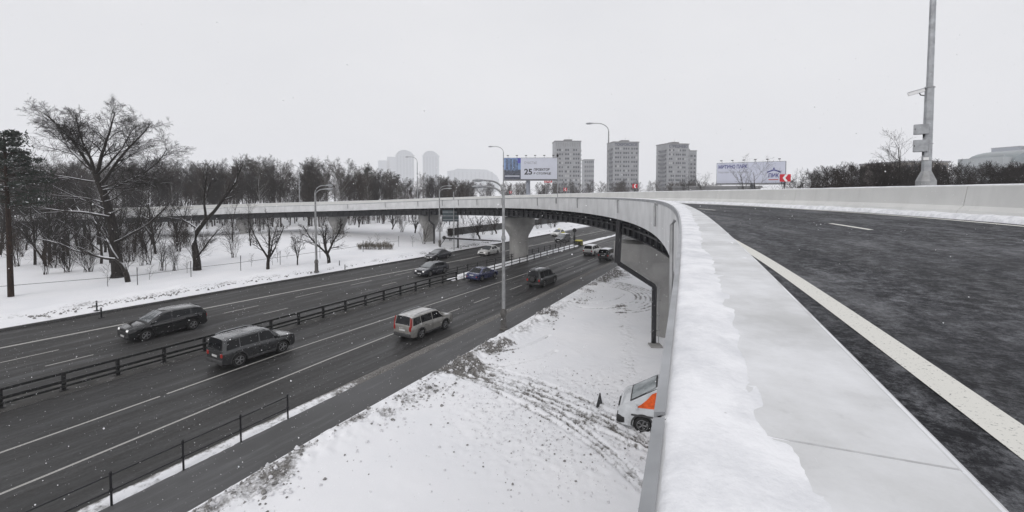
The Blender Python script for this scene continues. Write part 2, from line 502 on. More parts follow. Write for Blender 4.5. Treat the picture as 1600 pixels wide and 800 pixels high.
for k in range(7):
    j = k*.55
    ruts.append((bez((-4.0-j*.15, 26.9-j*.45), (-1.0+.3*math.sin(k*2.3), 26.2-j*.75), (2.2+.5*math.sin(k*1.7), 24.2-j*.95), (5.4+j*.2, 19.6-j*.9)), .085, .52 + .14*(k % 3)))
ruts.append((bez((-2.2, 27.8), (0.2, 28.6), (1.6, 29.8), (2.6, 31.8)), .10, .8))
for k in range(3): ruts.append((bez((-2.6, 26.4-.8*k), (.6, 23.0-.9*k), (3.4, 20.0-.7*k), (4.8-.2*k, 15.0)), .085, .62))
ruts.append((bez((-0.9, 26.0), (0.5, 26.6), (1.6, 27.2), (2.8, 28.6)), .12, .7))
for k in range(6):
    r = 3.4+.5*k
    ruts.append((arc((9.2, 44.6), r*.85, -95, 75, 26, r*1.15), .17, .95))
ruts.append((bez((6, 39.6), (8, 38.6), (11, 39.6), (12.2, 43)), .2, .8))
ruts.append((bez((4.6, 41.2), (7, 40.6), (10, 41.6), (11.2, 45)), .2, .8))
foot = bez((9.8, 41), (9.0, 36), (8.0, 31), (6.6, 25)) + bez((6.6, 25), (5.4, 22), (4.6, 20), (4.8, 15))
def field_fn():
    us = np.arange(3.0, 66.0, .10); nv = 255
    t = np.linspace(0, 1, nv)
    A = np.full_like(us, -8.0); B = v_swR(us)+.05
    V = A[:, None]*(1-t)+B[:, None]*t; U = np.repeat(us[:, None], nv, 1)
    X = U*UX+V*VX; Y = U*UY+V*VY
    e = B[:, None]-V                       # distance from sidewalk edge
    Z = .14 + .14*fbm(X*.2, Y*.2, 3, 2) + .012*fbm(X*1.1, Y*1.1, 9, 3) - .06
    Z += .03*sstep(.45, .7, fbm(X*.5, Y*.5, 21, 3))*vnoise(X*4, Y*4, 7)
    D = .02+.16*fbm(X*.8, Y*.8, 31, 4)
    bank = np.exp(-((e-.75)/.75)**2)*(.55+.9*fbm(U*.45, V*.45, 40, 3))
    Z += bank*.22*(.4+vnoise(U*4.5, V*4.5, 44))
    rough = fbm(U*.33, V*.33, 51, 3)
    D += .80*np.exp(-((e-.9)/.9)**2)*sstep(.40, .60, rough) + .12*np.exp(-((e-.3)/.3)**2)
    # trampled zone by the van and the wheel ruts
    tr = sstep(7.5, 3.5, np.hypot((X-3.2)/1.15, (Y-20.5)))*.8
    tr = np.maximum(tr, sstep(2.6, .8, polydist(X, Y, bez((-3.5, 26.2), (-.5, 24.5), (2, 22.5), (5.0, 18)))))
    tr = np.maximum(tr, sstep(.75, .25, polydist(X, Y, foot))*.9)
    lump = np.abs(vnoise(X*3.1, Y*3.1, 60)-.5)*.9+np.abs(vnoise(X*5.2+2, Y*5.2, 61)-.5)*.7+vnoise(X*9, Y*9, 62)*.35
    Z += tr*(lump-.45)*.12
    D += tr*(.10+.34*vnoise(X*3, Y*3, 66)+.30*sstep(.36, .2, lump))
    rz_ = np.zeros_like(Z); rd_ = np.zeros_like(Z)
    for pts, w, dk in ruts:
        d = polydist(X, Y, pts)
        m = np.exp(-(d/w)**2); sh = np.exp(-((d-w*1.9)/(w*.8))**2)
        rz_ = np.minimum(rz_, -.10*m*(.6+.8*vnoise(X*3, Y*3, 71))); Z += .035*sh*vnoise(X*6, Y*6, 73)
        rd_ = np.maximum(rd_, m*dk*(.25+.75*vnoise(X*1.4, Y*1.4, 75)))
    Z += rz_; D += rd_
    D += .6*np.exp(-(np.hypot((X-13.2)/2.2, (Y-57)/7.5))**2) * (.4+vnoise(X*2, Y*2, 77))
    D += .55*np.exp(-((e-1.2)/1.0)**2)*sstep(18, 22, U)*sstep(42, 34, U)*sstep(.30, .55, fbm(U*.8, V*.8, 91, 3))
    Z += .12*np.exp(-((e-1.2)/.9)**2)*sstep(18, 22, U)*sstep(42, 34, U)*vnoise(U*5, V*5, 93)
    edge = np.minimum(np.minimum(sstep(3, 5, U), sstep(66, 63, U)), sstep(-8, -6, V))
    Z = .0 + Z*edge
    Z = np.where(e < .12, np.minimum(Z, .16), Z)
    return us, nv, np.stack([X, Y, Z], -1).reshape(-1, 3), D.ravel()
us_f, nv_f, Vf, Df = field_fn()
field = link('snow_field', grid_mesh('snow_field', Vf, len(us_f), nv_f, snow_field, attr={'dirt': Df}))
tag(field, kind='structure')
Zgrid = Vf[:, 2].reshape(len(us_f), nv_f)
def field_z(u, v):
    i = int(np.clip((u-3)/.10, 0, len(us_f)-1)); b = float(v_swR(u))+.05
    j = int(np.clip((v+8)/(b+8)*(nv_f-1), 0, nv_f-1)); return float(Zgrid[i, j])

# left snowy park with the ploughed bank beside the kerb
def park_fn():
    us = np.arange(-14, 130, .45); vs = np.concatenate([np.arange(0, 6, .3), np.arange(6, 60, 1.0)])
    U = np.repeat(us[:, None], len(vs), 1); E = np.repeat(vs[None], len(us), 0)
    V = v_kL(us)[:, None]+.16+E
    X = U*UX+V*VX; Y = U*UY+V*VY
    ridge = 3.6+.5*np.sin(U*.11)
    Z = .17 + .10*sstep(.3, 2.2, E)*fbm(U*.8, V*.8, 5, 3) + .55*np.exp(-((E-ridge)/.8)**2)*(.35+fbm(U*.7, V*.7, 11, 3)) + .22*sstep(4, 9, E) + .5*sstep(10, 40, E)*fbm(U*.07, V*.07, 15, 3)
    Z -= .12*np.exp(-((E-1.2)/.3)**2)
    D = .08+.18*fbm(U*1.1, V*1.1, 23, 3)+.38*np.exp(-((E-(ridge-.9))/.55)**2)*(.3+vnoise(U*1.2, V*2, 25))*1.2 + .22*np.exp(-((E-1.2)/.35)**2)+.35*np.exp(-(E/.25)**2)
    Z = np.where(E > 56, Z*0-.04, Z)
    return len(us), len(vs), np.stack([X, Y, Z], -1).reshape(-1, 3), D.ravel()
a_, b_, Vp, Dp = park_fn()
tag(link('park_ground', grid_mesh('park_ground', Vp, a_, b_, snow_field, attr={'dirt': Dp})), kind='structure')

# clods of dirty snow thrown up by the plough
def clods(name, spots, mat, label):
    rng = random.Random(5); m = MB()
    for x, y, z, r in spots:
        k = 5; off = [1+rng.uniform(-.35, .35) for _ in range(12)]
        rings = []
        for h, q in ((-.4, .8), (.25, 1.0), (.8, .45)):
            a0 = rng.uniform(0, 6)
            rings.append([(x+r*q*off[j]*math.cos(a0+2*math.pi*j/k), y+r*q*off[j+5]*math.sin(a0+2*math.pi*j/k), z+r*h*off[(j*3) % 12]) for j in range(k)])
        m.loft(rings, True, True, True)
    return tag(m.build(name, mat), label, 'snow', kind='stuff')
rng = random.Random(11)
sp_d, sp_w = [], []
for i in range(9000):
    u = rng.uniform(6, 58) if i % 2 else rng.uniform(17, 40); e = abs(rng.gauss(.85, .75)); v = float(v_swR(u))-.1-e
    if fbm(np.array(u*.33), np.array(v*.33), 51, 3) < .44+.16*rng.random(): continue
    x, y, _ = P(u, v); (sp_d if rng.random() < (.62 if 18 < u < 40 else .42) else sp_w).append((x, y, field_z(u, v)+.005, .018+.075*rng.random()**2.2*(1.7 if rng.random() < .08 else 1)))
for i in range(3200):
    x, y = rng.gauss(3.0, 3.2), rng.gauss(20.5, 3.0); u = x*UX+y*UY; v = x*VX+y*VY
    if v > v_swR(u)-.3 or u < 6: continue
    (sp_d if rng.random() < .12 else sp_w).append((x, y, field_z(u, v), .012+.05*rng.random()**2))
clods('dirty_snow_clods', sp_d, m_clod, 'grey brown clods of ploughed snow beside the sidewalk')
clods('white_snow_clods', sp_w, m_clod_w, 'white clods of broken snow beside the sidewalk and van')
sp = []
for i in range(1500):
    u = rng.uniform(-6, 75); e = 2.2+rng.gauss(.4, .45); x, y, _ = P(u, float(v_kL(u))+e)
    if vnoise(np.array(u*.6), np.array(3.0), 9) < .35: continue
    sp.append((x, y, .22, rng.uniform(.03, .11)))
clods('kerbside_snow_clods', sp, m_clod, 'dirty lumps of ploughed snow along the far kerb')

# ------------------------------------------------------------------ overpass geometry
SC = .865
kk = np.array([0.00849, 0.01042, 0.01184, 0.01248, 0.01255, 0.01238, 0.01225, 0.01229, 0.01252, 0.01288, 0.01331, 0.01378, 0.01425, 0.01473])/SC
kn = np.linspace(0, 175, 14)*SC
kn[3] = 34.0
_s = np.arange(-30, 196, .1)
_k = np.where(_s > 151, 0.0, np.interp(_s, np.concatenate([[0, 4, 10, 16, 22, 30], kn[3:]]), np.concatenate([[.003, .004, .010, .0145, .0155, .0148], kk[3:]])))
_h = -np.concatenate([[0], np.cumsum((_k[1:]+_k[:-1])/2*np.diff(_s))])
_h = _h - np.interp(0, _s, _h) + R(21.3)
_x = np.concatenate([[0], np.cumsum(np.sin((_h[1:]+_h[:-1])/2)*np.diff(_s))]); _x = _x-np.interp(0, _s, _x)-.045
_y = np.concatenate([[0], np.cumsum(np.cos((_h[1:]+_h[:-1])/2)*np.diff(_s))]); _y = _y-np.interp(0, _s, _y)
_rim = np.interp(_s, [-30, 0, 18.3, 30.7, 43, 55.5, 66.5, 74, 80, 85, 92, 101.6, 112, 136.5, 157, 196],
                 [10.02, 10.01, 10.0, 9.88, 9.74, 9.54, 9.28, 9.04, 8.84, 8.67, 8.38, 8.0, 7.5, 6.7, 6.0, 4.9])
_ker = np.hanning(121); _ker /= _ker.sum()
_rim = np.convolve(np.pad(_rim, 60, 'edge'), _ker, 'valid')
BANK = .05
def BP(s, o, dz=0.0, bank=True):
    """point of the overpass: s metres along the inner parapet, o metres across, dz above its rim"""
    h = np.interp(s, _s, _h)
    x = np.interp(s, _s, _x)+o*np.cos(h); y = np.interp(s, _s, _y)-o*np.sin(h)
    z = np.interp(s, _s, _rim)+dz+(BANK*o if bank else 0)
    return (float(x), float(y), float(z))
def BH(s): return float(np.interp(s, _s, _h))      # heading, clockwise from +y
def sweep(m, prof, s0, s1, ds, cap=True, mi=0, bank=True):
    n = max(2, int(round((s1-s0)/ds))+1)
    m.loft([[BP(s, o, dz, bank) for o, dz in prof] for s in np.linspace(s0, s1, n)], True, cap, cap, mi)

over = empty('overpass', BP(20, 4.5)[:2]+(0,))
tag(over, 'long curved motorway overpass with pale concrete parapet on flared piers', 'overpass')
over_inv = Matrix.Translation(over.location).inverted()
def part(m, name, mat, parent=None, smooth=None):
    o = m.build(name, mat, parent or over, smooth)
    o.matrix_parent_inverse = Matrix.Translation(-(parent or over).location) if (parent or over) is over else Matrix.Identity(4)
    return o
PROF = [(0, -1.40), (0, -.012), (.004, -.003), (.012, 0), (.40, 0), (.425, -.015), (.44, -.045), (.46, -.6), (.53, -1.02), (.53, -1.15), (.2, -1.40)]
edges = [-22, -17, -12, -7.5, -4.4, .82] + [.82+5.2*i for i in range(1, 38)]
for a, b in zip(edges[:-1], edges[1:]):
    m = MB(); sweep(m, PROF, a+.003, b-.003, .5 if b < 20 else 1.0, bank=False)
    part(m, 'parapet_panel', concrete, smooth=30)
# galvanised flashing along the rim
for a, b in zip(edges[3:-1:2], edges[5::2]):
    m = MB(); sweep(m, [(-.009, -.11), (-.009, .004), (.010, .008), (.010, .003), (-.003, -.002), (-.003, -.11)], a+.01, b-.01, .8, bank=False)
    part(m, 'edge_flashing', steel_galv)
# barrier on the outer edge
OB = [(9.50, -1.0), (9.58, -.80), (9.74, -.66), (9.84, -.02), (9.87, .0), (10.05, .0), (10.08, -.03), (10.10, -1.5), (9.8, -1.5)]
OB = [(o_, d_+.06) for o_, d_ in OB]
ob_edges = [-12.5+10.2*i for i in range(0, 20)]
for a, b in zip(ob_edges[:-1], ob_edges[1:]):
    m = MB(); sweep(m, OB, a+.012, b-.012, .8)
    part(m, 'barrier_segment', concrete_barrier, smooth=25)
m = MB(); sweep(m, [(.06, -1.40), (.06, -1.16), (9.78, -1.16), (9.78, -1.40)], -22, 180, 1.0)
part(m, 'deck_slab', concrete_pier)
# steel girders with stiffeners
def girder(o0, o1, stiff):
    m = MB()
    sweep(m, [(o0, -1.41), (o0, -2.62), (o0-.12, -2.62), (o0-.12, -2.68), (o1+.12, -2.68), (o1+.12, -2.62), (o1, -2.62), (o1, -1.41)], -22, 180, 1.2)
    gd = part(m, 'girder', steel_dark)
    if stiff:
        k = MB(); k.box((0, 0, 0), (.16, .025, 1.18)); me = k.mesh('stiffener', steel_dark)
        for s in np.arange(4, 150, 1.45):
            c = BP(s, o0-.085, -2.01)
            link('stiffener', me, gd, c, (0, 0, -BH(s)))
        k2 = MB(); k2.box((0, 0, 0), (1.0, .06, .28)); me2 = k2.mesh('cantilever_bracket', steel_dark)
        for s in np.arange(4.7, 150, 2.9):
            c = BP(s, o0-.45, -1.56)
            link('cantilever_bracket', me2, gd, c, (0, 0, -BH(s)))
    return gd
girder(1.05, 3.4, True); girder(6.2, 8.6, False)
for dz, rr in ((-1.75, .09), (-2.05, .06)):
    m = MB(); m.tube([BP(s, .72, dz) for s in np.arange(2, 150, 1.5)], rr, 6); part(m, 'service_pipe', steel_black)
# scupper pipes on the inner face
for s in [21.1, 35.5, 49.9, 64.2, 76.9, 85.8, 92.4, 98.0, 106.5, 117.5, 129.6]:
    s *= SC; m = MB()
    m.tube([BP(s+.03, -.02, -.10, False), BP(s+.02, -.09, -.12, False), BP(s, -.10, -.2, False), BP(s-.12, -.10, -.98, False)], .045, 6)
    part(m, 'scupper_pipe', steel_pole)
    m = MB(); m.box((0, 0, 0), (.05, .22, .09)); o = part(m, 'pipe_clamp', steel_pole); c = BP(s, -.03, -.14, False)
    o.matrix_parent_inverse = Matrix.Identity(4); o.location = Vector(c)-over.location; o.rotation_euler = (0, 0, -BH(s))
m = MB(); m.tube([BP(9.6, -.02, -.2, False), BP(9.6, -.08, -.3, False), BP(9.2, -.08, -2.0, False), BP(9.0, .2, -2.02, False)], .04, 6); part(m, 'scupper_pipe', steel_pole)

def pier(s, oc, hw_cap, hw_sh, hd_cap, hd_sh, ztop):
    """flared concrete pier: oblong cap on a tapering neck and shaft"""
    cx, cy, _ = BP(s, oc); h = BH(s)
    def ring(hw, hd, z, n=28):
        out = []
        for j in range(n):
            t = 2*math.pi*j/n; ct, st_ = math.cos(t), math.sin(t)
            a = hw*math.copysign(abs(ct)**.75, ct); b = hd*math.copysign(abs(st_)**.75, st_)
            out.append((cx+a*math.cos(h)+b*math.sin(h), cy-a*math.sin(h)+b*math.cos(h), z))
        return out
    zc = ztop-1.25; zn = zc-1.75
    m = MB(); m.loft([ring(hw_sh, hd_sh, -.1), ring(hw_sh, hd_sh, zn), ring(hw_sh+(hw_cap-hw_sh)*.12, hd_sh+(hd_cap-hd_sh)*.12, zn+.3), ring(hw_cap-.02, hd_cap-.02, zc)], True, False, True)
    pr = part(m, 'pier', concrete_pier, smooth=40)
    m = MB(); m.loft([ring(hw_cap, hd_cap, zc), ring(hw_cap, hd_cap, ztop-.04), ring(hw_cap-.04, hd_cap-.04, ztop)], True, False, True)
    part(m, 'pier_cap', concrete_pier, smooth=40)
    for oo in (-.6, .6):
        m = MB(); c = BP(s, oc+oo*min(hw_cap, 3.0), 0)
        m.box((c[0], c[1], ztop+.2), (.5, .5, .5), -h); part(m, 'bearing', steel_dark)
    return cx, cy
pier(33.2, 5.1, 4.8, 2.0, 1.7, 1.2, 6.72)
pier(69.4, 4.5, 2.55, 1.42, 1.5, 1.15, 6.35)
pier(94.0, 4.2, 2.0, 1.1, 1.4, 1.0, 5.55)
pier(118.5, 4.5, 2.2, 1.2, 1.4, 1.0, 4.55)
pier(140, 4.5, 2.2, 1.2, 1.4, 1.0, 3.75)
# black drain pipe stepping down the near pier
s = 31.0
m = MB(); m.tube([BP(s, .15, -1.45), BP(s, .1, -1.9)[:2]+(7.9,), BP(s, 0, 0)[:2]+(5.6,)], .21, 10)
pv = Vector(BP(s, 0, 0)[:2]+(5.6,)); pe = Vector((9.45, 29.95, 4.0))
part(m, 'drain_pipe', steel_black, smooth=40)
m = MB(); m.tube([pv+Vector((0, 0, .2)), pv+(pe-pv)*.05, pe+Vector((-.05, 0, .05)), pe-Vector((0, 0, .12))], .16, 10); part(m, 'drain_pipe', steel_black, smooth=40)
m = MB(); m.tube([pe, (9.45, 29.95, .12)], .16, 10); dp = part(m, 'drain_pipe', steel_black, smooth=40)
for z in (1.0, 2.0, 3.0, 3.8):
    m = MB(); m.tube([(9.2, 29.8, z), (9.95, 30.2, z)], .03, 5); part(m, 'pipe_clamp', steel_pole)
m = MB(); m.tube([(9.75, 29.95, 4.3), (9.78, 29.95, .15)], .025, 5); part(m, 'cable_conduit', steel_pole)
m = MB(); m.box((9.45, 29.6, .17), (.75, .75, .1)); part(m, 'pipe_base', concrete_pier)
m = MB(); m.tube([BP(89.0, .1, -1.45), BP(89.0, .1, 0)[:2]+(4.9,), (-14.55, 84.6, 3.9), (-14.55, 84.6, .1)], .16, 8); part(m, 'drain_pipe', steel_black, smooth=40)

# carriageway on the deck
ss = np.concatenate([np.arange(-20, 20, .5), np.arange(20, 181, 1.0)]); oo = np.linspace(.50, 9.62, 14)
Vd = np.array([BP(s, o_, -1.02+.02) for s in ss for o_ in oo]); UVd = np.array([(s, o_) for s in ss for o_ in oo])
deck = tag(link('overpass_road', grid_mesh('overpass_road', Vd, len(ss), len(oo), asph_deck, uv=UVd)), kind='structure')
def deck_line(s0, s1, fn, w, name='edge_line'):
    m = MB(); n = max(2, int((s1-s0)/.5)+1); q = np.linspace(s0, s1, n)
    for a, b in zip(q[:-1], q[1:]):
        oa, ob_ = fn(a), fn(b)
        m.quad(BP(a, oa-w/2, -.994), BP(b, ob_-w/2, -.994), BP(b, ob_+w/2, -.994), BP(a, oa+w/2, -.994))
    return m.build(name, m_line_deck, deck)
deck_line(-8, 120, lambda s: 1.74-.016*min(max(s, 0), 12), .22)
deck_line(0, 120, lambda s: 8.9, .15)
for a in np.arange(1.0, 90, 14.0): deck_line(a, a+2.4, lambda s: 5.5, .14, 'lane_dash')

# snow lying on the parapet and along the barrier
def lay_snow(name, segs, edge0, edge1, thick, dz, no, label, seed=0, bank=False):
    S = np.concatenate(segs); t = np.linspace(0, 1, no)
    V = []
    for s in S:
        a = edge0(s); b = edge1(s); th = thick(s)
        for q in t:
            o_ = a+(b-a)*q
            n1 = float(vnoise(np.array(s*3.1), np.array(o_*14), seed)); n2 = float(vnoise(np.array(s*11), np.array(o_*40), seed+1)); n3 = float(vnoise(np.array(s*.9), np.array(2.2), seed+3))
            z = (math.sin(math.pi*min(max(q, 0), 1))**.4 if q < .5 else math.sin(math.pi*q)**.9)*th*(.5+.5*n1+.35*n2+.35*n3) - .0025
            V.append(BP(s, o_, dz(o_)+z, bank))
    return tag(link(name, grid_mesh(name, np.array(V), len(S), no, snow_grit)), label, 'snow', kind='stuff')
def parapet_snow():
    """thin snow that thins out across the parapet top and breaks up into patches where it meets bare concrete"""
    S = np.concatenate([np.arange(-12, -1.2, .1), np.arange(-1.2, 5, .02), np.arange(5, 16, .07), np.arange(16, 60, .3), np.arange(60, 178, 1.2)])
    no = 26; q = np.linspace(0, 1, no)
    SS = np.repeat(S[:, None], no, 1); O = .012+.40*q[None, :]+0*SS
    W = .15+.05*(vnoise(S*.8, S*0+.5, 3)-.5)[:, None]+.03*(S < .82)[:, None]+.17*sstep(5, 16, S)[:, None]
    Z = .013*(1-sstep(0, 1, (O-W+.07)/.15)) - .0035
    Z += .010*(fbm(SS*4, O*14, 5, 3)-.46)+.0045*(vnoise(SS*17, O*60, 7)-.5)+.0022*(vnoise(SS*45, O*120, 9)-.5)
    Z += (.010*sstep(2, 12, SS))*(.6+.5*vnoise(SS*2.2, O*9, 11))*(O < W)
    Z = np.minimum(Z, .020)*sstep(-.01, .03, O-.012)+np.where(O < .02, -.002, 0)
    Z = np.where(O > .395, np.minimum(Z, -.004), Z)
    V = np.array([BP(a, b, c, False) for a, b, c in zip(SS.ravel(), O.ravel(), Z.ravel())])
    return tag(link('parapet_snow', grid_mesh('parapet_snow', V, len(S), no, snow_grit)), 'thin patchy white snow lying along the top of the near parapet', 'snow', kind='stuff')
parapet_snow()
lay_snow('barrier_snow', [np.arange(-8, 60, .4), np.arange(60, 178, 1.5)], lambda s: 9.86, lambda s: 10.06, lambda s: .03, lambda o_: .062, 5, 'thin snow on top of the outer concrete barrier', 8, True)
lay_snow('gutter_snow', [np.arange(-8, 60, .25), np.arange(60, 150, 1.5)], lambda s: 9.05+.25*float(vnoise(np.array(s*.5), np.array(.3), 14)), lambda s: 9.60, lambda s: .14, lambda o_: -1.0+max(0, (o_-9.45))*1.1, 7, 'white snow swept against the foot of the outer barrier', 9, True)

# ------------------------------------------------------------------ median guardrail
def guardrail(label, u0, u1, fn, step, zs, mat=steel_rail, posth=.92, heavy=True):
    root = empty('guardrail', P((u0+u1)/2, float(fn((u0+u1)/2))))
    tag(root, label, 'guardrail', 'guardrails of the motorway median')
    L0 = Vector(root.location)
    k = MB(); k.bbox((0, 0, posth/2), (.16 if heavy else .10, .16 if heavy else .10, posth), .01); pm = k.mesh('post', mat)
    k = MB(); k.box((0, 0, 0), (.3, .3, .02)); bm_ = k.mesh('base_plate', mat)
    us = np.arange(u0, u1+.01, step)
    for u in us:
        c = Vector(P(u, float(fn(u)), .02))
        p_ = link('post', pm, root, c-L0, (0, 0, YAW)); link('base_plate', bm_, p_, (0, 0, .01))
    for z, hh, dv in zs:
        for a, b in zip(us[:-1:2], us[2::2]):
            A, B_ = Vector(P(a, float(fn(a))+dv, z)), Vector(P(b, float(fn(b))+dv, z)); d = B_-A
            m = MB(); m.bbox((d.length/2, 0, 0), (d.length-.01, .10, hh), .02)
            link('rail', m.mesh('rail', mat), root, A-L0, (0, 0, math.atan2(d.y, d.x)))
    return root
vR = tab((-40, 31.75), (20, 31.9), (40, 32.3), (46, 31.65), (95, 31.9))
guardrail('dark steel guardrail with three rails along the median, nearest long run', -3.0, 41.8, vR, 2.24, [(.90, .14, 0), (.50, .16, -.11), (.24, .12, -.11)])
guardrail('dark guardrail on the near side of the overpass pier in the median', 42.6, 78.0, lambda u: 31.6+0*u, 2.2, [(.82, .10, 0), (.48, .10, -.08)], heavy=False)
guardrail('dark guardrail on the far side of the overpass pier in the median', 42.6, 78.0, lambda u: 34.25+0*u, 2.2, [(.82, .10, 0), (.48, .10, .08)], heavy=False)
o = snow_strip('median_snow', lambda u: v_mR(u)+.5, lambda u: v_mL(u)-.3, 41, 140, .4, 7, lambda U, V, T: -.0+.20*np.sin(np.pi*T)**.6*(.4+vnoise(U*.9, V*1.5, 3)), snow_field, lambda U, V, T: .18+.5*vnoise(U*.6, V*1.5, 6)*(U < 78))
tag(o, 'strip of snow lying in the motorway median', 'snow', kind='stuff')
# crash cushion with arrow post at the end of the median
cc = empty('crash_cushion', P(80.2, 32.6), YAW); tag(cc, 'yellow and black crash cushion at the end of the median guardrail', 'crash cushion')
m_yel = simple('yellow_paint', (0.52, 0.47, 0.04), 0.5, 0, .15)
m = MB(); m.lathe([(.75, 0), (.78, .1), (.78, .85), (.72, .95)], (0, 0, 0), 16); m.build('body', m_yel, cc, 40)
m = MB()
for i in range(4): m.box((-.5+.02*i, 0, .12+.22*i), (1.2, 1.62, .10))
m.build('stripe', m_black, cc)
m = MB(); m.tube([(-1.4, .3, 0), (-1.4, .3, 3.1)], .09, 8); m.build('post', m_black, cc)
m = MB(); m.lathe([(.36, -.06), (.40, 0), (.36, .06)], (-1.4, .3, 2.9), 14, 'x'); m.build('round_sign', m_black, cc)
m = MB(); m.box((-1.4, .3, 1.5), (.35, .3, .9)); m.build('control_box', m_black, cc)

# pedestrian railing by the near sidewalk
rail = empty('pipe_railing', P(9, 18.85, .1), YAW); tag(rail, 'thin black two-rail pipe railing along the near sidewalk', 'railing')
def railpost():
    k = MB(); k.tube([(0, 0, 0), (0, 0, 1.06)], .036, 7); k.lathe([(.045, -.02), (.05, .02), (.02, .07)], (0, 0, 1.08), 8); k.lathe([(.05, -.05), (.06, 0), (.05, .05)], (0, 0, .52), 8)
    return k.mesh('post', steel_black)
rp = railpost(); pus = [12.15-2.12*i for i in range(7)]
for u in pus:
    c = Vector(P(u, float(v_swL(u))-.12, .12)); link('post', rp, rail, rail.matrix_basis.inverted() @ c if False else (Matrix.Rotation(-YAW, 3, 'Z') @ (c-Vector(rail.location))))
for a, b in zip(pus[:-1], pus[1:]):
    for z in (1.02, .50):
        A = Vector(P(a, float(v_swL(a))-.12, z+.12)); B_ = Vector(P(b, float(v_swL(b))-.12, z+.12)); M_ = Matrix.Rotation(-YAW, 3, 'Z')
        m = MB(); m.tube([M_ @ (A-Vector(rail.location)), M_ @ (B_-Vector(rail.location))], .030, 6); m.build('rail', steel_black, rail)

# ------------------------------------------------------------------ lamps and poles
def head_mesh(m, p, d, sc=1.0):
    """cobra head lantern at p reaching along d"""
    d = Vector(d).normalized(); side = Vector((-d.y, d.x, 0))
    rings = []
    for t, w, h in ((0, .05, .05), (.15, .10, .08), (.4, .17, .12), (.7, .16, .10), (.88, .06, .04)):
        c = Vector(p)+d*t*sc
        rings.append([tuple(c+side*w*sc*math.cos(a)+Vector((0, 0, 1))*h*sc*math.sin(a)) for a in [2*math.pi*j/10 for j in range(10)]])
    m.loft(rings, True, True, True)
def lamp_post(name, base, H, arm_az, narm, label, group=None, arm=1.7, r0=.11, sleeve=True, spread=0.0, up=.9, mat=None, hs=1.0):
    mat = mat or steel_pole
    root = empty(name, base); tag(root, label, 'street lamp', group)
    m = MB(); m.tube([(0, 0, 0), (0, 0, H*.5), (0, 0, H-up)], [r0, r0*.82, r0*.62], 10); m.build('pole', mat, root, 40)
    if sleeve:
        m = MB(); m.lathe([(.30, 0), (.30, .12), (.22, .2), (.20, 1.1), (.24, 1.16), (.24, 1.35), (.14, 1.6)], (0, 0, 0), 12); m.build('base_sleeve', simple('lamp_base', (.10, .095, .09), .7, 0, .3) if 'lamp_base' not in bpy.data.materials else bpy.data.materials['lamp_base'], root, 40)
    m = MB(); m.lathe([(r0*.9, -.18), (r0*1.05, -.1), (r0*1.05, .1), (r0*.7, .2)], (0, 0, H*.62), 10); m.build('collar', mat, root, 40)
    for i in range(narm):
        az = arm_az+(i-(narm-1)/2)*spread; d = Vector((math.sin(az), math.cos(az), 0)); ht = H-(.0 if i == 0 else .45)
        pts = [Vector((0, 0, ht-up-.6))]
        for t in np.linspace(0, 1, 9):
            a = t*math.pi/2; pts.append(Vector((0, 0, ht-up))+d*arm*.75*(1-math.cos(a))+Vector((0, 0, up*math.sin(a))))
        pts.append(pts[-1]+d*arm*.25+Vector((0, 0, .03)))
        m = MB(); m.tube(pts, r0*.42, 8); a_o = m.build('arm', mat, root, 40)
        m = MB(); head_mesh(m, pts[-1]-d*.05, d, hs); hd = m.build('lamp_head', steel_galv, root, 60)
        m = MB(); m.lathe([(.02, -.09), (.10, -.05), (.13, 0)], tuple(pts[-1]+d*.42*hs+Vector((0, 0, -.05))), 10); m.build('glass', lamp_glass, hd, 40)
    return root
AZ_TO_ROAD_L = math.atan2(VX, VY); AZ_TO_ROAD_R = AZ_TO_ROAD_L+math.pi
lamp_post('street_lamp', (-.62, 33.1, .12), 10.95, R(-98), 2, 'tall grey double-arm street lamp standing by the snow clods and sidewalk', 'motorway street lamps', 1.45, .15, True, R(14))
lamp_post('street_lamp', (-24.3, 56.2, .2), 10.75, R(70), 2, 'grey double-arm street lamp on the far verge among small bare trees', 'motorway street lamps', 1.3, .15, True, R(30))
lamp_post('street_lamp', (-12.5, 78.4, .2), 10.9, R(85), 2, 'grey double-arm street lamp beside the road sign seen from behind', 'motorway street lamps', 1.4, .15, True, R(30))
def on_outer(s, dz=.05): return BP(s, 10.25, dz-.4)
lamp_lbl = ['tall slim street lamp on the overpass between two grey tower blocks', 'slim overpass street lamp in front of the wide billboard', 'slim overpass street lamp between the two round-topped hazy towers', 'slim overpass street lamp in front of the bare wood']
for (s, H, lab) in zip((56.5, 80.8, 102.8, 131.1), (9.3, 9.3, 9.5, 9.3), lamp_lbl):
    lamp_post('street_lamp', on_outer(s), H, R(-72), 1, lab, 'overpass street lamps', 2.0, .12, False, 0, 1.1, None, 1.1)
for (x, y, H, az, lab) in ((11.0, 148, 13.2, 80, 'short street lamp behind the overpass next to the red banner'), (24, 190, 12.6, 75, 'small distant street lamp between the first two tower blocks')):
    lamp_post('street_lamp', (x, y, 0), H, R(az), 1, lab, 'distant street lamps', 2.4, .14, False, 0, 1.2)

pl = empty('camera_mast', BP(50.0, .2, 0, False)); tag(pl, 'thin dark mast with grey box clamped to the parapet', 'mast')
m = MB(); m.tube([(0, 0, -.5), (0, 0, 4.4)], .045, 7); m.build('mast', steel_pole, pl)
m = MB(); m.bbox((0, -.25, -.35), (.5, .35, .6), .03); m.build('clamp_box', steel_pole, pl)
m = MB(); m.lathe([(.05, -.15), (.12, -.1), (.12, .1), (.05, .15)], (0, 0, 4.45), 10); m.build('camera', m_black, pl)

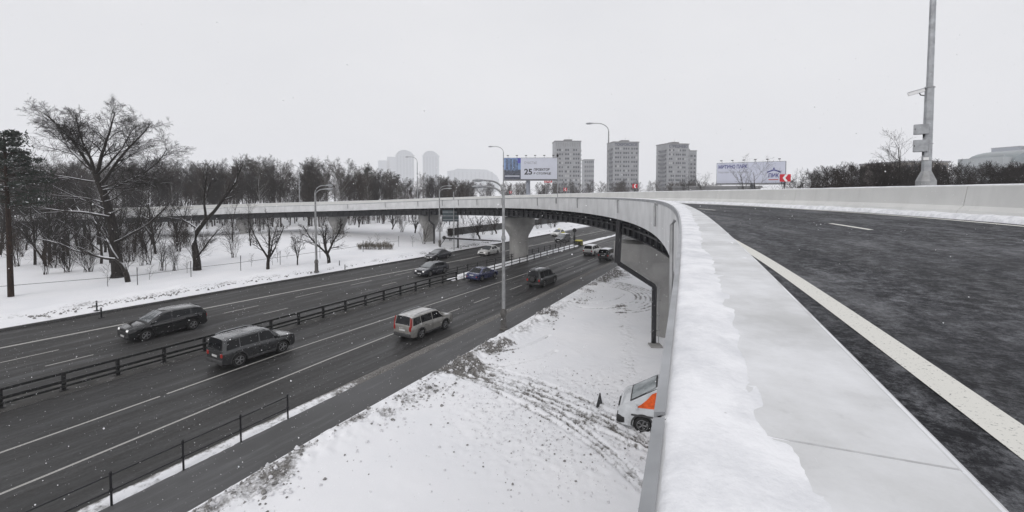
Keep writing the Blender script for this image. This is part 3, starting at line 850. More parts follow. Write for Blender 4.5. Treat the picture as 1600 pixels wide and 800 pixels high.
# tall mast with cabinets and camera on the right
mast = empty('surveillance_mast', BP(20.5, 10.30, .0), R(-42)); tag(mast, 'tall tapering grey steel mast with camera and two cabinets behind the barrier', 'mast')
def octo(r, z, n=8): return [(r*math.cos(2*math.pi*(j+.5)/n), r*math.sin(2*math.pi*(j+.5)/n), z) for j in range(n)]
m = MB(); m.loft([octo(.34, -.9), octo(.34, .26), octo(.18, .62), octo(.16, .66)], True, True, True); m.build('pedestal', steel_pole, mast)
m = MB(); m.loft([octo(.165, .6), octo(.15, 3.9)], True, False, True); m.build('lower_shaft', steel_galv, mast)
m = MB(); m.loft([octo(.115, 3.8), octo(.085, 12.5)], True, False, True); m.build('upper_shaft', steel_galv, mast)
for z in (3.86, 1.05, 1.7): 
    m = MB(); m.lathe([(.165, -.02), (.172, 0), (.165, .02)], (0, 0, z), 8); m.build('band', steel_pole, mast)
for z, h_ in ((2.26, .38), (1.62, .46)):
    m = MB(); m.bbox((-.20, -.13, z), (.44, .30, h_), .015); cb = m.build('cabinet', steel_galv, mast)
    m = MB(); m.tube([(-.12, -.1, z-h_/2), (-.1, -.08, z-h_/2-.12), (-.02, -.05, z-h_/2-.2)], .035, 6); m.build('cable', m_black, cb)
    m = MB(); m.box((-.37, -.285, z), (.02, .012, .07)); m.build('latch', m_black, cb)
m = MB(); m.tube([(-.1, -.02, 3.56), (-.25, -.05, 3.60), (-.30, -.06, 3.70)], .02, 6); cm = m.build('camera_bracket', m_black, mast)
m = MB(); m.box((-.38, -.1, 3.72), (.50, .14, .12), R(8), 0, R(-14)); m.build('camera', m_white, cm)
m = MB(); m.box((-.36, -.1, 3.79), (.56, .17, .015), R(8), 0, R(-14)); m.build('sun_shield', steel_galv, cm)
m = MB(); m.box((-.02, -.17, 1.12), (.16, .015, .11)); m.build('number_plate', m_white, mast)

# ------------------------------------------------------------------ chevron signs
def chevron(s, label, o=9.98, size=.66, up=.32, face=0.0):
    b = BP(s, o, .05); root = empty('chevron_sign', b, -BH(s)+face)
    tag(root, label, 'road sign', 'red and white curve chevrons on the overpass')
    m = MB(); m.tube([(0, .03, -.3), (0, .03, up+size*.9)], .03, 6); m.build('post', m_black, root)
    m = MB(); m.bbox((0, 0, up+size/2), (size*1.45, .03, size), .01); pn = m.build('panel', m_red, root)
    w, hgt = size*1.45/2, size/2; z0 = up+size/2; y = -.019
    m = MB()
    for sgn in (1, -1):
        m.poly([(-w*.50, y, z0), (-w*.02, y, z0), (w*.46, y, z0+sgn*hgt*.94), (-w*.02, y, z0+sgn*hgt*.94)][::-sgn])
    m.build('chevron', m_white, pn)
    return root
chevron(29.6, 'large red chevron sign with white arrow in front of the billboard with the house logo', size=.46, up=.48)
chevron(50.8, 'small red chevron sign at the foot of the middle tower block', size=.48, up=.45, face=.1)
chevron(65.5, 'small red chevron sign in front of the first tower block', size=.50, up=.40, face=.2)
chevron(78.7, 'smallest red chevron sign under the wide billboard', size=.48, up=.35, face=.3)

# ------------------------------------------------------------------ lettering
def text_mesh(txt, size, depth=.01, bold=0.0):
    cu = bpy.data.curves.new('lettering', 'FONT'); cu.body = txt; cu.size = size; cu.extrude = depth; cu.offset = bold; cu.resolution_u = 3
    o = bpy.data.objects.new('lettering', cu); col.objects.link(o)
    dg = bpy.context.evaluated_depsgraph_get()
    me = bpy.data.meshes.new_from_object(o.evaluated_get(dg)); bpy.data.objects.remove(o)
    return me
def lettering(txt, width, height, loc, mat, parent, bold=0.0, name='lettering', depth=.012):
    """lettering standing in the local xz plane facing -y, scaled to width x height, lower-left corner at loc"""
    me = text_mesh(txt, 1.0, 0.0, bold)
    me.materials.clear(); me.materials.append(mat)
    co = np.empty(len(me.vertices)*3); me.vertices.foreach_get('co', co); co = co.reshape(-1, 3)
    mn, mx = co.min(0), co.max(0)
    x = (co[:, 0]-mn[0])/(mx[0]-mn[0])*width; z = (co[:, 1]-mn[1])/(mx[1]-mn[1])*height
    out = np.stack([x, np.zeros_like(x), z], -1); me.vertices.foreach_set('co', out.ravel()); me.update()
    return link(name, me, parent, loc)

# ------------------------------------------------------------------ billboards
def billboard(root, W, H, z0, mat_face, thick=.9):
    m = MB(); m.box((W/2, thick/2, z0+H/2), (W, thick, H)); m.build('casing', m_frame, root)
    m = MB(); m.box((W/2, -.03, z0+H/2), (W-.15, .05, H-.15)); pf = m.build('poster', mat_face, root)
    m = MB(); m.box((W/2, -.35, z0-.18), (W, 1.3, .28)); m.build('catwalk', m_frame, root)
    for i in range(6):
        x = W*(i+.5)/6
        m = MB(); m.tube([(x, .2, z0+H), (x, -.9, z0+H+.45)], .035, 5); m.box((x, -1.0, z0+H+.46), (.5, .3, .18)); m.build('floodlight', m_black, root)
    return pf
b1 = empty('billboard', (-2.05, 112, 0), R(-3)); tag(b1, 'wide advertising billboard on a single column with 25 printed on it', 'billboard')
pf = billboard(b1, 13.2, 5.3, 13.0, m_poster)
m = MB(); m.tube([(6.0, .5, 0), (6.0, .5, 13.0)], .52, 14); m.build('column', m_col, b1, 40)
m_sky_print = simple('blue_print', (0.20, 0.30, 0.52), .6, 0, .3, 1.2); m_bld_print = simple('facade_print', (0.12, 0.16, 0.24), .6, 0, .5, 2.0); m_low_print = simple('dark_print', (0.08, 0.09, 0.12), .6, 0, .6, 2.5)
m = MB(); m.quad((.12, -.062, 15.4), (4.2, -.062, 15.4), (4.2, -.062, 18.2), (.12, -.062, 18.2)); m.build('picture', m_sky_print, pf)
m = MB(); m.quad((.12, -.062, 13.1), (4.2, -.062, 13.1), (4.2, -.062, 15.4), (.12, -.062, 15.4)); m.build('picture', m_low_print, pf)
for i, (x0, x1, z1) in enumerate(((.5, 1.2, 18.0), (1.45, 2.1, 18.0), (2.3, 2.95, 17.9), (3.1, 3.5, 17.6))):
    m = MB()
    m.quad((x0, -.066, 15.1), (x1, -.066, 15.1), (x1, -.066, z1), (x0, -.066, z1)); m.build('picture', m_bld_print, pf)
m = MB(); m.quad((3.4, -.070, 17.0), (4.2, -.070, 17.0), (4.2, -.070, 18.2), (3.5, -.070, 18.2)); m.build('picture', simple('violet_print', (.10, .10, .45), .6, 0, .1), pf)
m = MB(); m.quad((.3, -.07, 13.7), (3.9, -.07, 13.7), (3.9, -.07, 13.95), (.3, -.07, 13.95)); m.build('picture', m_poster, pf)
lettering('СЧАСТЬЕ', 3.1, .62, (5.05, -.064, 16.75), m_print_grey, pf)
lettering('25', 1.95, 1.45, (5.05, -.064, 14.15), m_print_black, pf, .03)
lettering('ПРОЕКТОВ', 3.9, .62, (7.4, -.064, 15.10), m_print_black, pf, .035)
lettering('В СТОЛИЦЕ', 4.2, .62, (7.4, -.064, 14.10), m_print_black, pf, .035)
b2 = empty('billboard', (50.2, 112, 0), R(-35)); tag(b2, 'long pale billboard with navy lettering and a house logo by bare trees', 'billboard')
pf = billboard(b2, 14.6, 5.0, 12.0, m_poster2, 1.2)
m = MB(); m.tube([(7.9, .6, 0), (7.9, .6, 12.0)], .55, 14); m.build('column', m_frame, b2, 40)
lettering('МИТИНО ПАРК', 6.3, .95, (.45, -.064, 15.55), m_navy, pf, .035)
lettering('Квартиры от 3,5 млн руб.', 6.1, .62, (.45, -.064, 14.35), m_print_grey, pf)
lettering('ПИК', 2.1, .95, (11.2, -.064, 13.3), m_navy, pf, .035)
m = MB()
for sgn in (1, -1): m.hexa([(12.25, -.062, 14.9), (12.25+sgn*1.4, -.062, 14.35), (12.25+sgn*1.4, -.066, 14.35), (12.25, -.066, 14.9), (12.25, -.062, 15.2), (12.25+sgn*1.4, -.062, 14.65), (12.25+sgn*1.4, -.066, 14.65), (12.25, -.066, 15.2)])
m.box((12.25, -.064, 15.4), (.35, .004, .3)); m.build('roof_emblem', m_navy, pf)
m = MB(); m.box((12.2, -.064, 12.8), (2.0, .004, .22)); m.build('red_bar', simple('red_print', (.45, .10, .10), .6, 0, .3, 4), pf)
rb = empty('red_banner', (9.6, 135, 0), R(-2)); tag(rb, 'small red and white banner sign below the corner of the wide billboard', 'sign')
m = MB(); m.tube([(1.1, .1, 0), (1.1, .1, 14)], .12, 6); m.build('post', m_frame, rb)
m = MB(); m.box((1.1, 0, 13.0), (2.3, .12, .75)); m.build('panel', m_red, rb)
m = MB()
for i in range(4): m.box((.4+.45*i, -.07, 13.0), (.22, .02, .35))
m.build('white_mark', m_white, rb)

# ------------------------------------------------------------------ tower blocks
m_tower_letter = simple('tower_letter', (.035, .04, .075), .6, 0, .1)
m_wall = simple('panel_wall', (0.31, 0.315, 0.33), .85, 0, .12, .25)
m_wall_b = simple('panel_wall_side', (0.21, 0.21, 0.215), .85, 0, .14, .25)
m_glass_far = simple('far_window', (0.060, 0.065, 0.078), .25, 0, .4, .5)
m_glass_lite = simple('pale_window', (0.42, 0.42, 0.42), .4, 0, .2, .5)
m_balc = simple('balcony_panel', (0.16, 0.165, 0.18), .8, 0, .2, .4)
win_meshes = {}
def win(w, h, mat):
    k = (w, h, mat.name)
    if k not in win_meshes:
        m = MB(); m.box((0, -.05, 0), (w, .10, h), 0, 0); m.box((0, -.11, -h/2-.06), (w+.2, .22, .10), 0, 1); m.box((0, -.105, 0), (.08, .03, h), 0, 1)
        win_meshes[k] = m.mesh('window', [mat, m_wall])
    return win_meshes[k]
def tower(name, label, loc, rz, W, D, H, floors, cols, seed, words=None, side=-1, top=2.6):
    rg = random.Random(seed)
    root = empty(name, loc, rz); tag(root, label, 'building', 'grey panel tower blocks')
    m = MB(); m.box((W/2, D/2, H/2), (W, D, H)); m.build('wall', m_wall, root)
    m = MB(); m.box((W/2, D/2, H+.35), (W+.5, D+.5, .7)); rf = m.build('roof', m_wall_b, root)
    m = MB(); m.box((W*.55, D*.5, H+1.4), (W*.3, D*.4, 1.6)); m.tube([(W*.6, D*.5, H+1.5), (W*.6, D*.5, H+4.5)], .07, 4); m.build('roof_house', m_wall_b, rf)
    fh = (H-top)/floors
    for i in range(floors+1):
        m = MB(); m.box((W/2, -.03, .3+i*fh), (W, .06, .12)); m.build('panel_joint', m_wall_b, root)
    for i in range(floors):
        z = .3+(i+.58)*fh
        for j, (cx, w) in enumerate(cols):
            q = rg.random()
            if q < .05: continue
            big = (i*7+j+seed) % 11 == 0
            link('window', win(w*(1.25 if big else 1), 1.45, m_glass_lite if q > .90 else m_glass_far), root, (cx*W, -.002, z))
    # loggia column on the flank and corner balconies
    xs = -.35 if side < 0 else W+.35
    for i in range(floors):
        z = .3+(i+.45)*fh
        m = MB(); m.box((xs, D*.4, z), (.75, D*.5, fh*.45)); m.build('balcony', m_balc, root)
        for yy in (.15, .75):
            link('window', win(1.3, 1.3, m_glass_far), root, (-.002 if side < 0 else W+.002, D*yy, z+.3), (0, 0, R(-90 if side < 0 else 90)))
    if words:
        lettering(words, W*.88, 2.2, (W*.06, -.12, H-2.6), m_tower_letter, root, .03)
    return root
C3 = [(.10, 1.15), (.19, 1.15), (.28, .95), (.42, 1.15), (.51, 1.15), (.60, .95), (.73, 1.15), (.82, .95), (.91, 1.15)]
t1 = tower('tower_block', 'grey panel tower block with plain ribbed attic beside the wide billboard', (31.2, 332, 0), R(2), 19.0, 15, 45.5, 13, C3, 3, None, 1, 5.0)
for i in range(14):
    m = MB(); m.box((1.2+i*1.28, -.05, 43.4), (.35, .12, 3.0)); m.build('attic_rib', m_wall_b, t1)
tower('tower_block', 'middle grey tower block with dark Cyrillic lettering along its top', (73.6, 332, 0), R(6), 19.2, 15, 45.0, 13, C3, 7, 'ПОКРОВСКОЕ', -1, 3.4)
t3 = tower('tower_block', 'lettered grey tower block joined by a lower stepped block', (113.0, 332, 0), R(14), 17.6, 15, 43.8, 13, C3[:-1], 5, 'СТРЕШНЕВО', -1, 3.4)
tower('tower_block', 'lower grey tower block stepped behind the rightmost lettered tower', (130.8, 348, 0), R(8), 10.5, 15, 40.0, 12, [(.15, 1.4), (.35, 1.4), (.6, 1.4), (.85, 1.4)], 9, None, 1)
def slab(name, label, loc, rz, W, D, H, mat, nw, nf, rooft=None, group=None):
    root = empty(name, loc, rz); tag(root, label, 'building', group)
    m = MB(); m.box((W/2, D/2, H/2), (W, D, H)); m.build('wall', mat, root)
    m = MB(); m.box((W/2, D/2, H+.3), (W+.8, D+.8, .6)); m.build('roof', m_wall_b, root)
    for i in range(nf):
        for j in range(nw):
            link('window', win(W/nw*.5, H/nf*.45, m_glass_far), root, ((j+.5)*W/nw, -.002, (i+.55)*H/nf))
    return root
slab('low_building', 'small pale block peeping out behind the first tower block', (66.5, 420, 0), R(2), 9, 12, 38, m_wall, 5, 9)
slab('flat_building', 'flat-roofed tan block behind the hedge of bare trees', (148, 172, 0), R(4), 17.5, 20, 20.8, simple('tan_wall', (.20, .18, .16), .85, 0, .1, .4), 6, 5)
slab('flat_building', 'long low building under the billboard with navy lettering', (57, 150, 0), R(-4), 24, 14, 11.2, m_wall_b, 8, 3)
# glass hall and slab in the haze on the right
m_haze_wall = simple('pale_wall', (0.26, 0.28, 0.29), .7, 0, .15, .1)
gh = empty('domed_hall', (346, 322, 0), R(5)); tag(gh, 'pale glass hall with a low domed roof in the haze', 'building')
m = MB(); m.box((35, 15, 17), (70, 30, 34)); m.build('wall', m_haze_wall, gh)
m = MB(); m.loft([[(6+28*(1-math.cos(a)), y, 30+10*math.sin(a)) for a in np.linspace(0, math.pi, 15)] for y in (-2, 30)], False); 
m.poly([(6+28*(1-math.cos(a)), -2, 30+10*math.sin(a)) for a in np.linspace(0, math.pi, 15)]); m.build('dome_roof', simple('dome_glass', (.12, .15, .16), .3, 0, .4, .15), gh, 60)
for i in range(14):
    for j in range(3): link('window', win(3.2, 4.4, m_glass_far), gh, (3+i*4.9, -.002, 8+j*8))
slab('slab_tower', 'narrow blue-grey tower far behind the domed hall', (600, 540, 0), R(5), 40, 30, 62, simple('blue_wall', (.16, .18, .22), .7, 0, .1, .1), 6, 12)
# far round-topped towers in the haze
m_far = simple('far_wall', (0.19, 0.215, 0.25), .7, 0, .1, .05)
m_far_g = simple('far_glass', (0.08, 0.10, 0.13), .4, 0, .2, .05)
def round_tower(label, loc, W, H, rise):
    root = empty('round_topped_tower', tuple(1.6*c for c in loc)); root.scale = (1.6, 1.6, 1.6); tag(root, label, 'building', 'round-topped towers in the haze')
    m = MB(); m.box((W/2, W/3, H/2), (W, W*.66, H)); m.build('wall', m_far, root)
    m = MB(); m.box((W/2, W/3, H), (W+5, W*.66+5, 3.0)); m.build('cornice', m_far, root)
    arc_ = [(W/2-W/2*.94*math.cos(a), H+rise*math.sin(a)) for a in np.linspace(0, math.pi, 17)]
    m = MB(); m.poly([(x, 0, z) for x, z in arc_]); m.poly([(x, W*.66, z) for x, z in arc_][::-1]); m.loft([[(x, y, z) for x, z in arc_] for y in (0, W*.66)], False); rf = m.build('arched_roof', m_far, root, 50)
    for a in np.linspace(.12*math.pi, .88*math.pi, 11):
        x = W/2-W/2*.94*math.cos(a)
        m = MB(); m.box((x, -.8, H+rise*math.sin(a)*.55), (1.6, 1.2, rise*math.sin(a)*.8)); m.build('roof_rib', m_far_g, rf)
    for i in range(5):
        m = MB(); m.box((W*(.1+.2*i), -.3, H*.5), (W*.09, .5, H*.97)); m.build('window_band', m_far_g, root)
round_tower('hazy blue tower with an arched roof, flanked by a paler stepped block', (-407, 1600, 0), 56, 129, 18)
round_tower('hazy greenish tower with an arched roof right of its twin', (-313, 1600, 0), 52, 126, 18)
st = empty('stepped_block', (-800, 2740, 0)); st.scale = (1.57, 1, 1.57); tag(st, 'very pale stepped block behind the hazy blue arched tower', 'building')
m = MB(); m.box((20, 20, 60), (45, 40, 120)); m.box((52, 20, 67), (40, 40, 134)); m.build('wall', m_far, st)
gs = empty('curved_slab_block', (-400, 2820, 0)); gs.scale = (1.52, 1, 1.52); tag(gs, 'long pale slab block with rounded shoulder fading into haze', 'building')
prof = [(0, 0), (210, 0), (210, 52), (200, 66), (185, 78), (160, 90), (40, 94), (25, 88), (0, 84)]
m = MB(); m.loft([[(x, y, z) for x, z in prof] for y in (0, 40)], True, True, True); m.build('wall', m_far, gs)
for i in range(11):
    m = MB(); m.box((12+i*17, -.4, 42), (6, .6, 78)); m.build('window_band', m_far_g, gs)

# ------------------------------------------------------------------ road furniture on the far verge
sb = empty('road_sign', P(61.0, 49.3, .1)); tag(sb, 'dark back of a large road sign with pale cross rails on posts', 'road sign')
m = MB(); m.box((1.05, 0, 5.9), (2.75, .06, 1.95)); m.build('panel', simple('sign_back', (.05, .07, .08), .6, 0, .2), sb)
for z in (5.25, 5.9, 6.55):
    m = MB(); m.box((1.05, -.07, z), (2.75, .06, .09)); m.build('rail', steel_galv, sb)
m = MB(); m.tube([(1.6, -.16, -.1), (1.6, -.16, 10.0)], .095, 8); m.build('post', steel_pole, sb)
gp = empty('timber_mast', P(64.2, 48.9, .1)); tag(gp, 'dark bare pole between the road sign and the overpass pier', 'pole')
m = MB(); m.tube([(0, 0, 0), (0, 0, 6.8)], [.15, .11], 8); m.build('pole', steel_black, gp); m = MB(); m.lathe([(.2, 0), (.2, .3), (.15, .4)], (0, 0, 0), 8); m.build('base', steel_black, gp)
fm = empty('fallen_mast', P(62, 49.0, .1)); tag(fm, 'long snow-topped steel mast lying tilted beside the far kerb', 'mast')
L0 = Vector(fm.location)
m = MB(); m.tube([Vector((-11.3, 76.3, 2.35))-L0, Vector((-6.6, 80.4, 1.6))-L0, Vector((-2.1, 86.0, .7))-L0], [.15, .13, .10], 8); m.build('mast', bark_snow if False else simple('mast_steel', (.05, .05, .055), .5, .2, .3), fm)
m = MB(); m.tube([Vector((-11.3, 76.3, 2.48))-L0, Vector((-6.6, 80.4, 1.72))-L0, Vector((-2.1, 86.0, .8))-L0], [.09, .09, .06], 6); m.build('snow_cover', snow, fm)
m = MB(); m.tube([Vector((-11.2, 76.4, 2.3))-L0, Vector((-12.3, 77.6, .9))-L0, Vector((-12.5, 78.2, .3))-L0], .05, 6); m.build('stay', steel_black, fm)
m = MB(); m.lathe([(.15, -.25), (.32, -.1), (.32, .1), (.2, .25)], tuple(Vector((-11.4, 76.2, 2.4))-L0), 10, 'y'); m.build('flange', steel_black, fm)
for i, (u, v) in enumerate(((15.0, 49.6), (14.6, 47.4), (40.1, 50.2), (39.1, 47.9))):
    lab = ['dark bollard on the far snow verge behind the black car', 'dark bollard standing on the road edge near the black car', 'dark bollard on the verge beside the small bare trees', 'dark bollard at the kerb beside the small bare trees'][i]
    root = empty('bollard', P(u, v, 0 if i % 2 else .2)); tag(root, lab, 'bollard', 'bollards at the far kerb')
    m = MB(); m.tube([(0, 0, 0), (0, 0, .85)], .055, 8); m.build('post', steel_black, root)
    m = MB(); m.lathe([(.07, 0), (.07, .1)], (0, 0, .70), 8); m.build('reflector', steel_pole, root)
    m = MB(); m.box((0, 0, .02), (.3, .3, .05)); m.build('foot', steel_black, root)
wf = empty('wire_fence', P(20, 57)); tag(wf, 'thin wire fence with slender posts across the snowy park', 'fence')
L0 = Vector(wf.location); fpts = [(-60, 34.5), (-50, 40.3), (-39.4, 47.5), (-36.8, 51.8), (-33.6, 56.0), (-31, 60.5), (-28, 66), (-24, 73), (-20, 80)]
k = MB(); k.tube([(0, 0, 0), (0, 0, 1.9)], .035, 5); k.tube([(0, 0, 1.2), (.12, 0, 1.9)], .012, 3); fpm = k.mesh('post', steel_black)
for x, y in fpts: link('post', fpm, wf, Vector((x, y, .4))-L0)
for a, b in zip(fpts[:-1], fpts[1:]):
    m = MB(); m.tube([Vector((*a, 1.45))-L0, Vector((*b, 1.45))-L0], .022, 4); m.build('wire', steel_black, wf)
ts = empty('triangular_sign', (4.25, 21.3, field_z(20.4, 7.2)+.02), R(20)); tag(ts, 'small dark triangular plate tilted in the trampled snow by the van', 'plate')
m = MB(); m.hexa([(-.34, -.1, 0), (.16, .1, 0), (.18, .15, 0), (-.32, -.05, 0), (.10, .3, .50), (.14, .3, .52), (.14, .33, .52), (.10, .33, .50)]); m.build('plate', steel_black, ts)
m = MB(); m.tube([(.12, .32, .5), (.2, .6, 0)], .015, 5); m.build('prop', steel_black, ts)

# ------------------------------------------------------------------ vehicles
def make_car_paint(name, c, metal=0.3, snowy=0.0, rough=0.28):
    t = NT(name)
    n = t.noise(3.0, 4)
    base = t.ramp(n, [(0.3, tuple(x*.85 for x in c)), (0.7, tuple(min(1, x*1.12) for x in c))])
    dirt = t.ramp(t.noise(5, 5), [(0.42, 0.0), (0.75, 0.45)])
    tc = t.n('ShaderNodeTexCoord'); sx = t.n('ShaderNodeSeparateXYZ'); t.l(tc.outputs['Object'], sx.inputs[0])
    low = t.n('ShaderNodeMapRange'); low.inputs[1].default_value = .95; low.inputs[2].default_value = .3
    t.l(sx.outputs['Z'], low.inputs[0])
    base = t.mix(t.math('MULTIPLY', dirt, low.outputs[0], True), base, (.10, .095, .09))
    rg = rough
    if snowy:
        m = t.math('MULTIPLY', t.upmask(.75, .95), t.ramp(t.noise(4, 6, rough=.7), [(.40, 0.0), (.62, snowy)]), True)
        base = t.mix(m, base, SNOWC); rg = t.math('ADD', t.math('MULTIPLY', m, .5), rough, True)
        t.l(t.math('MULTIPLY', t.math('SUBTRACT', 1.0, m), metal), t.b.inputs['Metallic'])
        t.b.inputs['Coat Roughness'].default_value = .05
        return t.set(base=base, rough=rg, coat=1.0)
    return t.set(base=base, rough=rg, metal=metal, coat=.6)
m_cglass = NT('car_glass').set(base=(.006, .007, .009), rough=.06, spec=.28, coat=0.0)
m_cglass_sky = NT('windscreen_sky_tint').set(base=(.12, .13, .14), rough=.08, spec=1.0, coat=1.0)  # base colour lifted to paint in the sky reflected by the windscreen
m_tyre = simple('tyre_rubber', (.014, .014, .014), .85, 0, .3, 20)
m_rim = simple('alloy_rim', (.22, .22, .225), .4, .6, .2, 20)
m_head = simple('headlamp_lens', (.66, .68, .70), .12, .1, .1, 8)
m_tail = simple('tail_lamp_lens', (.36, .012, .012), .2, 0, .2, 8, coat=.5)
mt = NT('lit_tail_lamp'); mt.b.inputs['Emission Color'].default_value = (1, .06, .03, 1); mt.b.inputs['Emission Strength'].default_value = .05
m_tail_on = mt.set(base=(.26, .010, .01), rough=.3)
mh = NT('lit_headlamp'); mh.b.inputs['Emission Color'].default_value = (1, .98, .95, 1); mh.b.inputs['Emission Strength'].default_value = .35
m_head_on = mh.set(base=(.8, .8, .8), rough=.2)
m_plate = simple('number_plate', (.60, .60, .60), .5, 0, .1, 10)
m_clad = simple('grey_cladding', (.05, .05, .052), .7, 0, .3, 8)
wheel_cache = {}
def wheel_meshes(r, w):
    if (r, w) not in wheel_cache:
        m = MB(); m.lathe([(r*.62, -w/2), (r*.92, -w/2), (r, -w*.32), (r, w*.32), (r*.92, w/2), (r*.62, w/2)], n=22, axis='y'); ty = m.mesh('wheel', m_tyre, 35)
        m = MB(); m.lathe([(r*.64, -w*.30), (r*.66, -w*.52), (r*.60, -w*.54), (r*.56, -w*.36)], n=20, axis='y', cap=False)
        m.lathe([(r*.56, -w*.15), (.01, -w*.15)], n=16, axis='y', m=1)
        for k in range(5):
            a = 2*math.pi*k/5
            for s_ in (-.13, .13):
                p0 = (math.cos(a+s_)*r*.58, -w*.46, math.sin(a+s_)*r*.58); p1 = (math.cos(a+s_*.4)*r*.08, -w*.50, math.sin(a+s_*.4)*r*.08)
                m.tube([p0, p1], r*.055, 4)
        m.lathe([(r*.14, -w*.40), (r*.14, -w*.52), (.01, -w*.53)], n=10, axis='y')
        wheel_cache[(r, w)] = (ty, m.mesh('rim', [m_rim, m_black], 35))
    return wheel_cache[(r, w)]

def vehicle(name, label, cat, loc, rz, L, W, H, wb, r, top, belt, paint, sides, ws, rw, lights_on=False, tails='low', tails_on=False, rails=False,
            clad=True, spare=False, snow_roof=0, group='cars on the motorway', ground=.24, front_x=None, tumble=.76, glass=None, side_glass=None, plate=True, wind=None, two_tone=None):
    """top: [(x, z)] roofline from rear (-) to front (+); belt: same for the window sill line"""
    root = empty(name, loc, rz); tag(root, label, cat, group)
    top = np.array(top, float); belt = np.array(belt, float)
    fx = (wb/2 + (front_x or 0)); rx = fx-wb
    ar = r*1.16
    xs = set(np.round(np.linspace(-L/2, L/2, 27), 3))
    for c in (fx, rx):
        for q in np.linspace(-1, 1, 13): xs.add(round(c+ar*q*.9999, 3))
    for x, _ in top: xs.add(round(float(x), 3))
    xs = sorted(x for x in xs if -L/2 <= x <= L/2)
    tz = lambda x: float(np.interp(x, top[:, 0], top[:, 1])); bz = lambda x: float(np.interp(x, belt[:, 0], belt[:, 1]))
    def hw(x):
        e = max(0.0, (abs(x)-.36*L)/(.14*L)); return W/2*(1-.13*e**2.2)
    def sect(x):
        w = hw(x); zt = tz(x); zb_ = min(bz(x), zt-.03); e = max(0, min(1, (zt-zb_)/max(H-zb_, .2)))
        fl = ground
        endf = max(0.0, (abs(x)-(L/2-.22))/.22); fl = ground+.10*endf**2
        for c in (fx, rx):
            if abs(x-c) < ar: fl = max(fl, r+math.sqrt(ar*ar-(x-c)**2)-.01)
        zm = max(.62*zb_, fl+.03); z4 = max(zb_-.07, zm+.02); zb2 = max(zb_, z4+.02)
        ws_ = w*.965; wr = ws_*(1-e)+W/2*tumble*e*(hw(x)/(W/2))**.5
        zt = max(zt, zb2+.01)
        return [(x, 0, fl), (x, w-.13, fl), (x, w-.015, fl+.015), (x, w, zm), (x, w*.99, z4), (x, ws_, zb2),
                (x, wr+.0, zt-.05*e-.012), (x, wr*.86, zt-.012*e), (x, wr*.5, zt+.012), (x, 0, zt+.022)]
    S = [sect(x) for x in xs]
    m = MB()
    m.loft([s_+[(p[0], -p[1], p[2]) for p in reversed(s_[1:-1])] for s_ in S], True, True, True)
    body = m.build('body', paint, root, 38)
    def lerp3(a, b, t): return tuple(a[i]+(b[i]-a[i])*t for i in range(3))
    def side_pt(x, t, off=.008):
        s_ = sect(x); q = lerp3(s_[5], s_[6], t); return (q[0], q[1]+off, q[2]+off*.3)
    def top_pt(x, f, off=.010):
        s_ = sect(x); y = s_[6][1]*f; a = abs(y)
        if a > s_[7][1]: k = (a-s_[7][1])/max(s_[6][1]-s_[7][1], 1e-4); z = s_[7][2]+(s_[6][2]-s_[7][2])*k
        elif a > s_[8][1]: k = (a-s_[8][1])/max(s_[7][1]-s_[8][1], 1e-4); z = s_[8][2]+(s_[7][2]-s_[8][2])*k
        else: k = a/max(s_[8][1], 1e-4); z = s_[9][2]+(s_[8][2]-s_[9][2])*k
        return (x, y, z+off)
    g_ = glass or m_cglass
    for sgn in (1, -1):
        for i, (xb0, xb1, xt0, xt1) in enumerate(sides):
            m = MB(); rows = []
            for t in (.07, .36, .64, .90):
                row = []
                for q in np.linspace(0, 1, 6):
                    x = (xb0+(xb1-xb0)*q)*(1-t)+(xt0+(xt1-xt0)*q)*t; p_ = side_pt(x, t); row.append((p_[0], sgn*p_[1], p_[2]))
                rows.append(row)
            m.loft(rows, False); m.build('side_window', (side_glass or {}).get(i, g_), body)
    for nm, (x0, x1), gl in (('windscreen', ws, wind or m_cglass_sky), ('rear_window', rw, g_)):
        m = MB(); d = 1 if nm == 'windscreen' else -1; rows = []
        for q in np.linspace(0, 1, 6):
            x = x0+(x1-x0)*q; rows.append([(lambda p_: (p_[0]+d*.012, p_[1], p_[2]))(top_pt(x, f, .012)) for f in np.linspace(-.86+.05*q, .86-.05*q, 9)])
        m.loft(rows, False); m.build(nm, gl, body, 60)
    m = MB(); rows = []
    for q in np.linspace(-.06, 1.06, 7):
        x = ws[0]+(ws[1]-ws[0])*q; rows.append([(lambda p_: (p_[0]+.006, p_[1], p_[2]))(top_pt(x, f, .006)) for f in np.linspace(-.95+.03*q, .95-.03*q, 9)])
    m.loft(rows, False); m.build('windscreen_seal', m_black, body, 60)
    # doors: seams and handles
    dx = [s_[1] for s_ in sides[:-1]] if len(sides) > 1 else [0]
    for sgn in (1, -1):
        for x in [sides[-1][1]-.05] + [(a[1]+b[0])/2 for a, b in zip(sides[:-1], sides[1:])][-2:]:
            s_ = sect(x); m = MB(); pts = [s_[2], s_[3], s_[4], s_[5]]
            if s_[2][2] > ground+.2: continue
            for a, b in zip(pts[:-1], pts[1:]):
                m.hexa([(a[0]-.008, sgn*(a[1]-.01), a[2]), (a[0]+.008, sgn*(a[1]-.01), a[2]), (a[0]+.008, sgn*(a[1]+.003), a[2]), (a[0]-.008, sgn*(a[1]+.003), a[2]),
                        (b[0]-.008, sgn*(b[1]-.01), b[2]), (b[0]+.008, sgn*(b[1]-.01), b[2]), (b[0]+.008, sgn*(b[1]+.003), b[2]), (b[0]-.008, sgn*(b[1]+.003), b[2])])
            m.build('door_seam', m_black, body)
            if sgn*1: 
                m = MB(); m.bbox((x-.72, sgn*(hw(x)*.99+.012), bz(x)-.13), (.20, .035, .035), .01); m.build('door_handle', m_clad, body)
        xm = ws[1] if ws[1] > ws[0] else ws[0]
